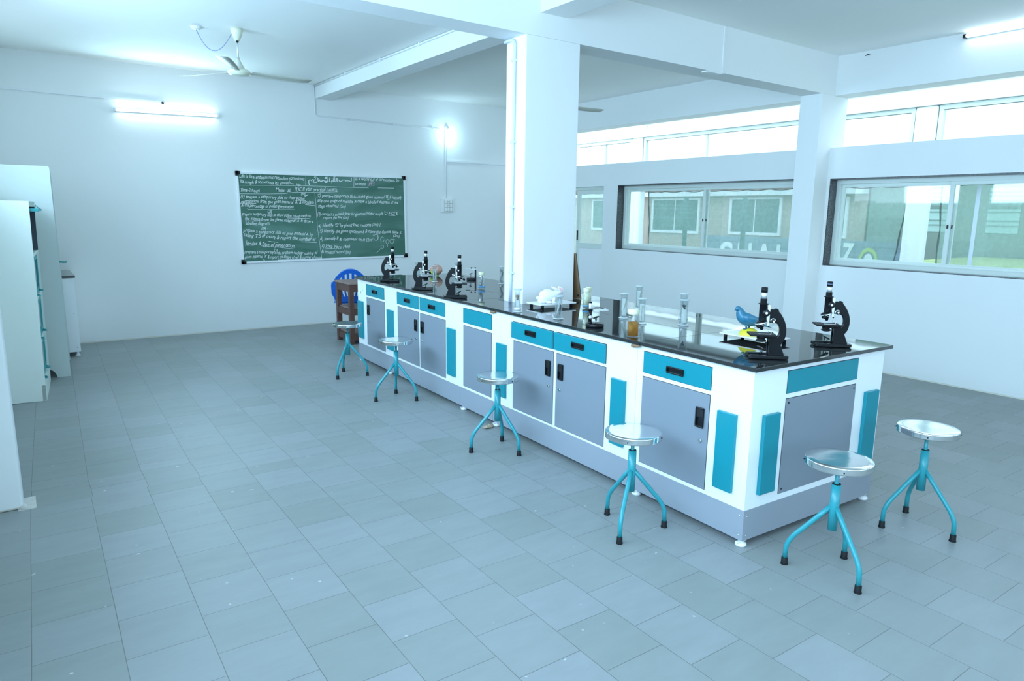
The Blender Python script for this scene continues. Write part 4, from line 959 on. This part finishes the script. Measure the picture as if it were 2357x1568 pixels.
# ================================================================== SPECIMEN JARS
def cyl_jar(x, y, label, h=.16, r=.024, liquid='liqclear', lvl=.82, spec=None, card=False, lab=None, cap=True, ang=.65):
    s = thing('specimen_jar', label, 'jar', (x, y, .9), ang, 'glass specimen cylinders')
    MB().lathe([(0, .001), (r+.007, .001), (r+.009, .004), (r+.008, .008), (r+.001, .011), (r, .016), (r, h-.010), (r+.007, h-.004), (r+.008, h), (r+.006, h+.001), (r-.002, h-.006), (r-.0025, .012), (0, .012)], n=28).build('glass_cylinder', 'jarglass', s)
    m = MB(); m.lathe([(r+.0095, .0035), (r+.0098, .0055), (r+.0085, .008), (r+.002, .010)], n=28); m.lathe([(r-.001, h-.0045), (r+.0082, h-.002), (r+.0085, h+.0005)], n=28); m.build('ground_rim', 'jarrim', s)
    if cap: MB().lathe([(0, h+.0015), (r+.0075, h+.0015), (r+.0075, h+.004), (0, h+.004)], n=26).build('glass_lid', 'jarrim', s)
    MB().lathe([(0, .0135), (r-.004, .0135), (r-.004, h*lvl), (0, h*lvl)], n=24).build('preservative', liquid, s)
    if card: MB().box((-.001, -r*.62, .018), (.001, r*.62, h*.80)).build('mounting_card', 'card', s)
    if spec == 'worm': MB().tube([(-.004, -.006, .02), (-.006, .004, .05), (-.004, -.002, .08), (-.006, .006, .11), (-.004, 0, .125)], .0035, 8, rr=[.002, .0045, .0055, .004, .002]).build('specimen', 'specgrey', s)
    if spec == 'snake': MB().tube([(.006, -.012, .02), (-.006, .004, .035), (.006, .010, .06), (-.004, -.008, .085), (.004, -.010, .11), (-.003, .006, .13), (-.006, .012, .142)], .008, 10, rr=[.004, .009, .0095, .0085, .009, .008, .004]).build('specimen', 'specgrey', s)
    if spec == 'mushroom':
        m = MB(); m.ell((-.004, .002, .112), .012, .014, .010); m.cyl((-.004, .002, .085), (-.004, .002, .108), .006, .009, n=12); m.build('specimen', 'specbrown', s)
    if spec == 'cluster':
        m = MB()
        for (a, b, c_) in ((0, .004, .128), (.001, -.006, .124), (-.002, .003, .117), (.001, .010, .125), (0, -.001, .108)): m.ell((-.005+a, b, c_), .0062, .0062, .0062, nu=12, nv=8)
        m.build('specimen', 'specdark', s)
    if spec == 'leaf':
        m = MB(); m.tube([(.004, .012, .02), (.002, .004, .06), (-.003, -.008, .10), (-.004, -.012, .128)], .003, 8, rr=[.0015, .0045, .0035, .002]); m.build('specimen', 'speccream', s)
    if spec == 'sticks':
        m = MB(); m.tube([(-.008, .014, .016), (-.004, -.010, .146)], .0028, 8); m.tube([(-.006, .012, .016), (.002, -.016, .135)], .0022, 8); m.build('specimen', 'whitepl', s)
        m = MB(); m.tube([(.004, -.006, .03), (.002, -.012, .07), (.004, -.008, .10)], .004, 8, rr=[.002, .005, .003]); m.build('dark_specimen', 'specdark', s)
    if spec == 'plant':
        m = MB(); m.tube([(-.004, 0, .02), (-.004, .002, .07), (-.004, 0, .12)], .0015, 6)
        for z in (.045, .075, .095, .11): m.ell((-.005, .005*(1 if int(z*1000) % 2 else -1), z), .003, .007, .0025, nu=10, nv=6)
        m.build('specimen', 'speccream', s)
    if lab: MB().lathe([(r+.0006, .016), (r+.0009, .016), (r+.0009, .034), (r+.0006, .034)], n=28).build('paper_label', lab, s)
    return s
cyl_jar(.108, 2.010, 'glass cylinder with a brown mushroom-like specimen, before the left face of the column', .160, .022, 'liqclear', .86, 'mushroom', True, 'lblwhite')
cyl_jar(.141, 1.600, 'glass cylinder with white sticks inside, in front of the white rabbit model', .152, .0245, 'liqclear', .84, 'sticks')
cyl_jar(.545, 1.405, 'glass cylinder with a pale strip inside, behind and left of the amber jar', .166, .0235, 'liqclear', .84, 'leaf', True)
cyl_jar(.984, 1.692, 'tallest-looking glass cylinder behind the other two, against the window wall', .166, .0235, 'liqclear', .78, 'leaf', True)
cyl_jar(.480, 1.180, 'glass cylinder with a sprig inside, directly behind and right of the amber jar', .160, .0235, 'liqclear', .86, 'plant', True)
cyl_jar(.878, 1.180, 'glass cylinder half hidden behind the one with the dark berry cluster', .168, .0245, 'liqclear', .80, None)
cyl_jar(.660, .990, 'glass cylinder with a small dark cluster on a card, left of the bird model', .160, .0250, 'liqclear', .86, 'cluster', True)
cyl_jar(.637, 4.135, 'glass cylinder with a thin dark worm, in front of the brain model', .160, .0225, 'liqclear', .88, 'worm', True)
cyl_jar(.791, 3.960, 'glass cylinder mostly hidden behind the third microscope', .200, .021, 'liqclear', .85, None)
cyl_jar(1.129, 3.680, 'glass cylinder with a coiled brown snake, half hidden by the left edge of the column', .164, .0215, 'liqclear', .88, 'snake')
cyl_jar(.709, 4.630, 'wide-rimmed glass vessel mostly hidden behind the second microscope', .165, .026, 'liqclear', .4, None, cap=False)
def bottle(x, y, label, h, r, liquid, lvl, spec, lab=None, solid=False):
    s = thing('specimen_bottle', label, 'jar', (x, y, .9), .65, 'cream-lidded specimen bottles')
    nk = h-.030
    MB().lathe([(0, .001), (r-.003, .001), (r, .005), (r, nk-.012), (r-.003, nk-.004), (r*.80, nk), (r*.80, nk+.012), (r*.76, nk+.012), (r*.76, nk), (r-.003, nk-.012), (r-.003, .006), (0, .006)], n=28).build('glass_bottle', 'jarglass', s)
    MB().lathe([(0, nk+.002), (r*.86, nk+.002), (r*.88, nk+.005), (r*.88, h-.003), (r*.84, h), (0, h)], n=28).build('screw_lid', 'lidcream', s)
    MB().lathe([(0, .007), (r-.004, .007), (r-.004, nk*lvl), (0, nk*lvl)], n=24).build('preservative', liquid, s)
    if spec == 'coil': MB().tube([(-.010, .020, .018), (-.012, .004, .030), (-.004, -.008, .050), (-.010, .004, .072), (-.006, .020, .082), (-.012, .012, .074)], .008, 10, rr=[.004, .008, .010, .010, .008, .005]).build('specimen', 'specpurple', s)
    if spec == 'blob': MB().tube([(-.006, .004, .025), (-.008, .008, .045), (-.006, 0, .07), (-.006, -.006, .10), (-.004, -.004, .115)], .01, 12, rr=[.005, .013, .011, .009, .005]).build('specimen', 'specgrey', s)
    if lab: MB().lathe([(r+.0005, .016), (r+.0008, .016), (r+.0008, .026), (r+.0005, .026)], n=28).build('label_band', lab, s)
    return s
bottle(.085, .868, 'wide jar of amber liquid with a purple coiled specimen, at the front edge', .158, .0345, 'liqamber', .66, 'coil')
bottle(.711, 3.395, 'cream-lidded bottle holding a grey specimen, with a blue label band', .154, .033, 'liqclear', .9, 'blob', 'lblblue')
bottle(.655, 1.905, 'cloudy yellow cream-lidded bottle with a blue label band, right of the rabbit tray', .150, .026, 'liqyellow', .96, None, 'lblblue')
bottle(.730, 1.965, 'cloudy yellow cream-lidded bottle just behind another like it, by the leaning board', .150, .024, 'liqyellow', .96, None)

# brain model
s = thing('brain_model', 'pinkish brain model with a green part at the far end of the island', 'brain model', (1.0, 4.745, .9))
m = MB(); m.ell((0, 0, .066), .066, .076, .056, nu=32, nv=20)
for v in m.bm.verts:
    n_ = Vector((v.co.x, v.co.y, v.co.z-.066)); k = 1+.05*math.sin(n_.x*170+2*math.sin(n_.z*120))*math.sin(n_.y*130+n_.z*90); v.co = Vector((n_.x*k, n_.y*k, .066+n_.z*k))
m.build('cerebrum', 'brain', s)
MB().ell((-.052, -.010, .038), .026, .032, .022).build('cerebellum', 'braing', s)
MB().lathe([(0, .001), (.03, .001), (.026, .012), (0, .014)], n=20).build('stand', 'braing', s)

# ================================================================== RABBIT AND BIRD MODELS
RD = Vector((.813, -.583, 0)); 
s = thing('display_board', 'white board on short black feet carrying the rabbit model, by the column', 'board', (.50, 2.118, .9), math.radians(-1.5))
box('board', 'laminate', (-.163, -.093, .024), (.163, .093, .033), s, .001)
for sx in (-1, 1):
    for sy in (-1, 1): MB().cyl((sx*.135, sy*.068, .001), (sx*.135, sy*.068, .024), .012, n=14).build('foot', 'blackmatte', s)
s = thing('rabbit_model', 'white rabbit model crouching on the white board, seen from behind', 'rabbit model', (.445, 2.095, .9335), math.radians(-36))
m = MB()   # local +x is towards the right of the photo
m.loft([((-.060, 0, .040), .020, .022), ((-.045, 0, .045), .036, .038), ((-.020, 0, .052), .045, .048), ((.010, 0, .054), .044, .048), ((.040, .005, .055), .036, .038), ((.062, .012, .066), .026, .028), ((.078, .018, .080), .024, .025), ((.096, .022, .082), .020, .020), ((.112, .024, .074), .011, .012)], 24)
m.ell((-.030, -.030, .036), .034, .020, .034); m.ell((-.030, .034, .036), .034, .020, .034); m.ell((-.055, -.028, .018), .020, .016, .018)
m.ell((.045, -.026, .024), .014, .012, .026, Matrix.Rotation(.4, 3, 'Y')); m.ell((.008, -.034, .010), .024, .010, .009); m.ell((.060, -.026, .007), .018, .009, .007); m.ell((.062, .030, .010), .018, .010, .010); m.ell((-.074, 0, .036), .012, .012, .012)
m.build('body', 'rabbit', s, smooth=True)
m = MB(); m.ell((.052, -.008, .108), .032, .007, .008, Matrix.Rotation(.42, 3, 'Y')); m.build('ear', 'rabbit', s)
m = MB(); m.ell((.094, -.012, .104), .027, .006, .014, Matrix.Rotation(.75, 3, 'Y')); e = m.build('ear', 'rabbit', s)
m = MB(); m.ell((.094, -.0185, .104), .020, .002, .009, Matrix.Rotation(.75, 3, 'Y')); m.build('inner_ear', 'pink', e)
m = MB(); m.ell((.101, .006, .090), .003, .003, .003, nu=8, nv=6); m.build('eye', 'pink', s)

s = thing('display_board', 'raw-edged white board on black feet under the blue bird model', 'board', (.585, .420, .9), math.radians(-1))
m = MB(); m.mi = 0; m.box((-.095, -.160, .026), (.095, .165, .031)); m.mi = 1; m.box((-.0952, -.1602, .0245), (.0952, .1652, .0262)); m.build('board', ['laminate', 'tan'], s)
for sx in (-1, 1):
    for sy in (-1, 1): MB().cyl((sx*.078, sy*.135, .001), (sx*.078, sy*.135, .025), .010, n=14).build('foot', 'blackmatte', s)
s = thing('bird_model', 'blue bird model perched on a yellow dome, facing left', 'bird model', (.560, .440, .9315), math.radians(-36))
m = MB(); m.lathe([(.054, 0), (.053, .008), (.048, .019), (.038, .030), (.024, .037), (.010, .040), (0, .040)], n=30); m.lathe([(0, 0), (.054, 0)], n=30)
for v in m.bm.verts: v.co *= 1+.012*math.sin(v.co.x*400)*math.sin(v.co.y*370)
m.build('dome_base', 'yellow', s)
m = MB(); m.loft([((-.083, 0, .136), .004, .005), ((-.079, 0, .142), .012, .013), ((-.070, 0, .149), .0165, .0175), ((-.062, 0, .141), .017, .019), ((-.056, 0, .122), .022, .025), ((-.046, 0, .103), .031, .033), ((-.028, 0, .090), .036, .038), ((-.004, 0, .083), .036, .036), ((.022, 0, .076), .030, .028), ((.045, 0, .068), .021, .017), ((.072, 0, .058), .017, .008), ((.105, 0, .048), .018, .004), ((.122, 0, .043), .015, .002)], 26)
bo = m.build('body', 'pigeon', s); bo.modifiers.new('s', 'SUBSURF').render_levels = 2
for sy in (-1, 1):
    m = MB(); m.loft([((-.048, sy*.024, .104), .006, .010), ((-.030, sy*.034, .098), .009, .022), ((.000, sy*.037, .090), .009, .026), ((.030, sy*.031, .086), .008, .019), ((.060, sy*.020, .082), .006, .011), ((.095, sy*.012, .074), .003, .004)], 14); bo = m.build('wing', 'pigeon', s); bo.modifiers.new('s', 'SUBSURF').render_levels = 2
    m = MB(); m.tube([(-.012 + .010*sy, sy*.012, .062), (-.010+.012*sy, sy*.012, .048), (-.010+.012*sy, sy*.013, .034)], .006, 10, rr=[.010, .006, .005]); m.ell((-.016+.012*sy, sy*.013, .036), .014, .007, .004); m.build('leg', 'pigeon', s)
m = MB(); m.cyl((-.083, 0, .143), (-.090, 0, .136), .0040, .0010, n=10); m.build('beak', 'pigdark', s)
m = MB(); m.ell((-.076, -.0150, .153), .0028, .0015, .0028, nu=10, nv=6); m.ell((-.076, .0150, .153), .0028, .0015, .0028, nu=10, nv=6); m.build('eye', 'pigdark', s)

# board leaning on the column
s = thing('leaning_board', 'brown hardboard with a black edge leaning against the right side of the column', 'board', (.985, 2.37, .9), 0)
m = MB(); m.mi = 0; m.prism([(0, .001), (-.069, .372), (-.0655, .373), (.0035, .0015)], -.03, .22, 'y'); m.mi = 1; m.prism([(.0036, .001), (-.0654, .373), (-.0615, .374), (.0075, .0015)], -.032, .222, 'y')
m.build('sheet', ['hardboard', 'blackboard'], s)
MB().ell((-.022, -.018, .034), .009, .009, .007, nu=14, nv=8).build('fixing_knob', 'blackpl', s)

# ================================================================== WOODEN STAND, CHAIR
s = thing('wooden_stand', 'dark brown wooden stand with two shelves, touching the far end of the island', 'stand', (.460, 5.875, 0), 0)
Wd, Dp, H = .50, .44, .745
for (x, y) in ((0, 0), (Wd-.055, 0), (0, Dp-.055), (Wd-.055, Dp-.055)): box('leg', 'wood', (x, y, 0), (x+.055, y+.055, H-.022), s, .002)
m = MB()
for i in range(5): m.box((-.012+i*(Wd+.024)/5+.002, -.012, H-.020), (-.012+(i+1)*(Wd+.024)/5-.002, Dp+.012, H-.0), .002)
m.build('top_boards', 'woodtop', s)
for z0, z1 in ((.635, .723), (.350, .425), (.045, .125)):
    m = MB(); m.box((.055, .004, z0), (Wd-.055, .028, z1)); m.box((.055, Dp-.028, z0), (Wd-.055, Dp-.004, z1)); m.box((.004, .055, z0), (.028, Dp-.055, z1)); m.box((Wd-.028, .055, z0), (Wd-.004, Dp-.055, z1)); m.build('rail', 'wood', s)
box('shelf', 'woodtop', (.028, .028, .425), (Wd-.028, Dp-.028, .440), s); box('shelf', 'woodtop', (.028, .028, .125), (Wd-.028, Dp-.028, .140), s)
tag(MB().lathe([(0, 0), (.085, 0), (.10, .012), (.10, .13), (.095, .13), (.095, .01), (0, .01)], n=26).build('steel_pot', 'silver', None, loc=(.80, 6.08, .4405)), 'shiny steel pot on the middle shelf of the brown stand', 'pot')

s = thing('plastic_chair', 'bright blue moulded plastic chair behind the brown stand, its slotted back towards us', 'chair', (.865, 6.82, 0), math.radians(158))
m = MB()      # shell-shaped back with slots: a grid with holes
NX, NZ = 130, 64; grid = {}
def back_pt(u, v):       # u -1..1 across, v 0..1 up
    top = .85-.21*abs(u)**2.2; z = .42+(top-.42)*v
    hw = .165+.072*math.sin(min(1, v*1.6)*PI/2)
    x = u*hw; y = .235+.10*v-.075*u*u*(.4+.6*v)
    return Vector((x, y, z))
slots = [(-.80, .52, .12), (-.53, .30, .32), (-.27, .22, .40), (0, .20, .42), (.27, .22, .40), (.53, .30, .32), (.80, .52, .12)]
def in_slot(u, v):
    if v < .16 or v > .90: return False
    for c, _, _ in slots:
        w_ = .055; cc = c*(.70+.30*v)
        vm = .89-.10*abs(c)**1.5
        if abs(u-cc) < w_ and .18 < v < vm and not .44 < v < .50: return True
    return False
for j in range(NZ+1):
    for i in range(NX+1): grid[i, j] = m.bm.verts.new(back_pt(-1+2*i/NX, j/NZ))
for j in range(NZ):
    for i in range(NX):
        u = -1+2*(i+.5)/NX; v = (j+.5)/NZ
        if not in_slot(u, v): m._f((grid[i, j], grid[i+1, j], grid[i+1, j+1], grid[i, j+1]), True)
b = m.build('backrest', 'bluepl', s, fix=False); so = b.modifiers.new('s', 'SOLIDIFY'); so.thickness = .012
m = MB(); pts = [back_pt(u/20, 1)+Vector((0, .004, 0)) for u in range(-20, 21)]; m.tube([back_pt(-1, .1), back_pt(-1, .5)] + pts + [back_pt(1, .5), back_pt(1, .1)], .011, 8); m.build('rim', 'bluepl', b)
m = MB(); n = 14
for j in range(n+1):
    for i in range(n+1): grid[i, j] = m.bm.verts.new(((-1+2*i/n)*(.215-.02*(1-j/n)), -.20+.44*j/n, .425-.02*math.cos((-1+2*i/n)*PI/2)*math.sin(j/n*PI)-.02*(1-j/n)**4))
for j in range(n):
    for i in range(n): m._f((grid[i, j], grid[i+1, j], grid[i+1, j+1], grid[i, j+1]), True)
b = m.build('seat', 'bluepl', s, fix=False); so = b.modifiers.new('s', 'SOLIDIFY'); so.thickness = .014; so.offset = -1
box('seat_apron', 'bluepl', (-.195, -.205, .345), (.195, -.185, .405), s, .004)
for (x, y, dx, dy) in ((-.165, -.17, -.005, -.02), (.165, -.17, .005, -.02), (-.155, .22, -.008, .02), (.155, .22, .008, .02)):
    m = MB(); a = Vector((x, y, .41)); b_ = Vector((x+dx, y+dy, 0))
    for k, (p, q) in enumerate(((.030, .030),)): 
        A = [m.bm.verts.new(a+Vector(v)) for v in ((-.03, -.03, 0), (.03, -.03, 0), (.03, .03, 0), (-.03, .03, 0))]; B = [m.bm.verts.new(b_+Vector(v)) for v in ((-.019, -.019, 0), (.019, -.019, 0), (.019, .019, 0), (-.019, .019, 0))]
        m.bridge(A, B, False); m._f(A); m._f(B)
    m.build('leg', 'bluepl', s)
for sx in (-1, 1):
    MB().tube([(sx*.215, .245, .62), (sx*.232, .16, .645), (sx*.235, 0, .645), (sx*.232, -.14, .635), (sx*.222, -.19, .60), (sx*.210, -.185, .50), (sx*.200, -.17, .405)], .016, 10).build('armrest', 'bluepl', s)

# ================================================================== CABINETS ON THE LEFT
s = thing('glass_door_cabinet', 'off-white cabinet with teal-framed lift-up glass doors, nearest of the cabinets on the left', 'cabinet', (-2.625, 4.878, 0), math.radians(-4)); s.rotation_euler = (0, math.radians(.9), math.radians(-4))
D_, L_, H_ = .42, .80, 1.628       # body behind the front plane x = 0, front towards +x
m = MB(); m.box((-D_, 0, 0), (-.001, .012, H_)); m.box((-D_, L_-.012, 0), (-.001, L_, H_)); m.box((-D_, .012, 0), (-D_+.01, L_-.012, H_)); m.box((-D_, .012, H_-.04), (-.001, L_-.012, H_)); m.box((-D_+.01, .012, 0), (-.03, L_-.012, .14))
for z in (.47, .83, 1.19): m.box((-D_+.01, .012, z-.012), (-.03, L_-.012, z+.012))
m.build('carcass', 'almirah', s)
m = MB(); m.box((-.03, 0, .001), (.002, L_, .135), .002); m.box((-.028, .012, 1.585), (-.001, L_-.012, H_), .002)
for z in (.47, .83, 1.19): m.box((-.03, .012, z-.014), (-.012, L_-.012, z+.014))
m.build('front_rails', 'almirah', s)
m = MB(); m.box((-D_+.012, .014, .15), (-D_+.016, L_-.014, 1.58)); m.box((-D_+.016, L_-.017, 1.205), (-.003, L_-.0125, 1.585)); m.box((-D_+.016, .0125, 1.205), (-.003, .016, 1.585)); m.build('painted_inside_shade', 'inside', s)  # added dark sheets paint the shade inside the raised-door opening
for k, (z0, z1) in enumerate(((.15, .455), (.485, .815), (.845, 1.175))):
    m = MB(); f = .045
    m.box((-.018, .008, z0), (0, f, z1), .002); m.box((-.018, L_-f, z0), (0, L_-.008, z1), .002); m.box((-.018, f, z0), (0, L_-f, z0+f), .002); m.box((-.018, f, z1-f), (0, L_-f, z1), .002)
    d = m.build('glass_door', 'tealcab', s, loc=(-.017, 0, 0))
    box('door_pane', 'glassdark' if k == 2 else 'glassgrey', (-.012, f, z0+f), (-.008, L_-f, z1-f), d)
    for y in (.16, .62): MB().tube([(0, y-.03, z0+.022), (.022, y-.03, z0+.018), (.030, y, z0+.016), (.022, y+.03, z0+.018), (0, y+.03, z0+.022)], .0055, 8).build('door_handle', 'tealcab', d)
m = MB(); m.box((-.02, .02, 1.548), (.058, .06, 1.572), .002); d = m.build('raised_door', 'tealcab', s, )
m = MB(); m.box((-.02, .06, 1.550), (.050, L_-.02, 1.566), .002); m.build('raised_door_frame', 'tealcab', d)
MB().tube([(.035, .035, 1.573), (.040, .035, 1.60), (.050, .05, 1.585), (.075, .04, 1.565)], .004, 8).build('door_handle', 'tealcab', d)
box('shelf', 'glassgrey', (-D_+.02, .014, 1.375), (-.035, L_-.014, 1.381), s)
tag(MB().lathe([(0, 0), (.03, 0), (.034, .01), (.030, .06), (.016, .085), (.012, .12), (0, .12)], n=20).build('flask', 'rabbit', None, loc=(-2.70, 5.02, 1.204)), 'small white flask on the upper shelf of the glass-door cabinet', 'flask')

s = thing('steel_almirah', 'tall pale steel cupboard with a rounded top corner and an arch cut at its foot', 'cupboard', (-2.402, 5.783, 0), math.radians(-3))
def side_poly():
    top = 1.948; r = .02; D2 = .64
    P = [(0, 0), (0, top-r)] + [(-r+r*math.cos(a), top-r+r*math.sin(a)) for a in [PI/8, PI/4, 3*PI/8, PI/2]] + [(-D2, top), (-D2, 0), (-.26, 0)]
    P += [(-.185+.075*math.cos(a), .085*math.sin(a)) for a in [PI*(1-k/10) for k in range(1, 10)]] + [(-.11, 0)]
    return P
m = MB(); m.prism(side_poly(), 0, .022, 'y'); m.build('side_panel', 'almirahgrey', s)
m = MB(); m.prism(side_poly(), .83, .852, 'y'); m.build('side_panel', 'almirahgrey', s)
m = MB(); m.box((-.62, .022, .10), (-.03, .83, 1.93)); m.build('carcass', 'almirahgrey', s)
for a, b in ((.024, .424), (.428, .828)):
    m = MB(); m.box((-.03, a, .11), (-.008, b, 1.92), .002); d = m.build('door', 'almirahgrey', s)
    yy = .39 if a < .1 else .462
    MB().tube([(-.008, yy, 1.06), (.035, yy, 1.055), (.052, yy-.03, 1.058), (.055, yy-.05, 1.065)], .007, 8).build('door_handle', 'tealcab', d)
s = thing('wall_bench', 'low pale steel bench with a dark granite top in the far left corner', 'bench', (-2.245, 6.787, 0), 0)
m = MB(); m.box((-.78, 0, .05), (0, .80, .848), .002); m.build('carcass', 'steelwhite', s)
m = MB(); m.box((-.79, -.012, .850), (.012, .805, .872), .001); m.build('granite_top', 'granite', s)
for z in (.815, .47, .10): MB().ell((-.03, -.002, z), .004, .002, .004, nu=8, nv=6).build('screw', 'gap', s)
for y in (.03, .77): MB().lathe([(0, 0), (.026, 0), (.028, .012), (.014, .02), (.012, .05), (0, .05)], n=18).build('levelling_foot', 'whitepl', s, loc=(-.03, y, 0))

# small debris on the floor
m = MB(); m.ell((0, 0, .010), .045, .022, .011, nu=14, nv=8); m.ell((.02, .01, .016), .018, .014, .010, nu=10, nv=6)
for v in m.bm.verts: v.co.x *= 1+.15*math.sin(v.co.y*300); v.co.z = max(.0005, v.co.z*(1+.3*math.sin(v.co.x*210)))
tag(m.build('crumpled_rag', 'debris', None, loc=(.030, 2.25, 0)), 'small crumpled tan rag on the floor under the island, behind the middle stool', 'rag')
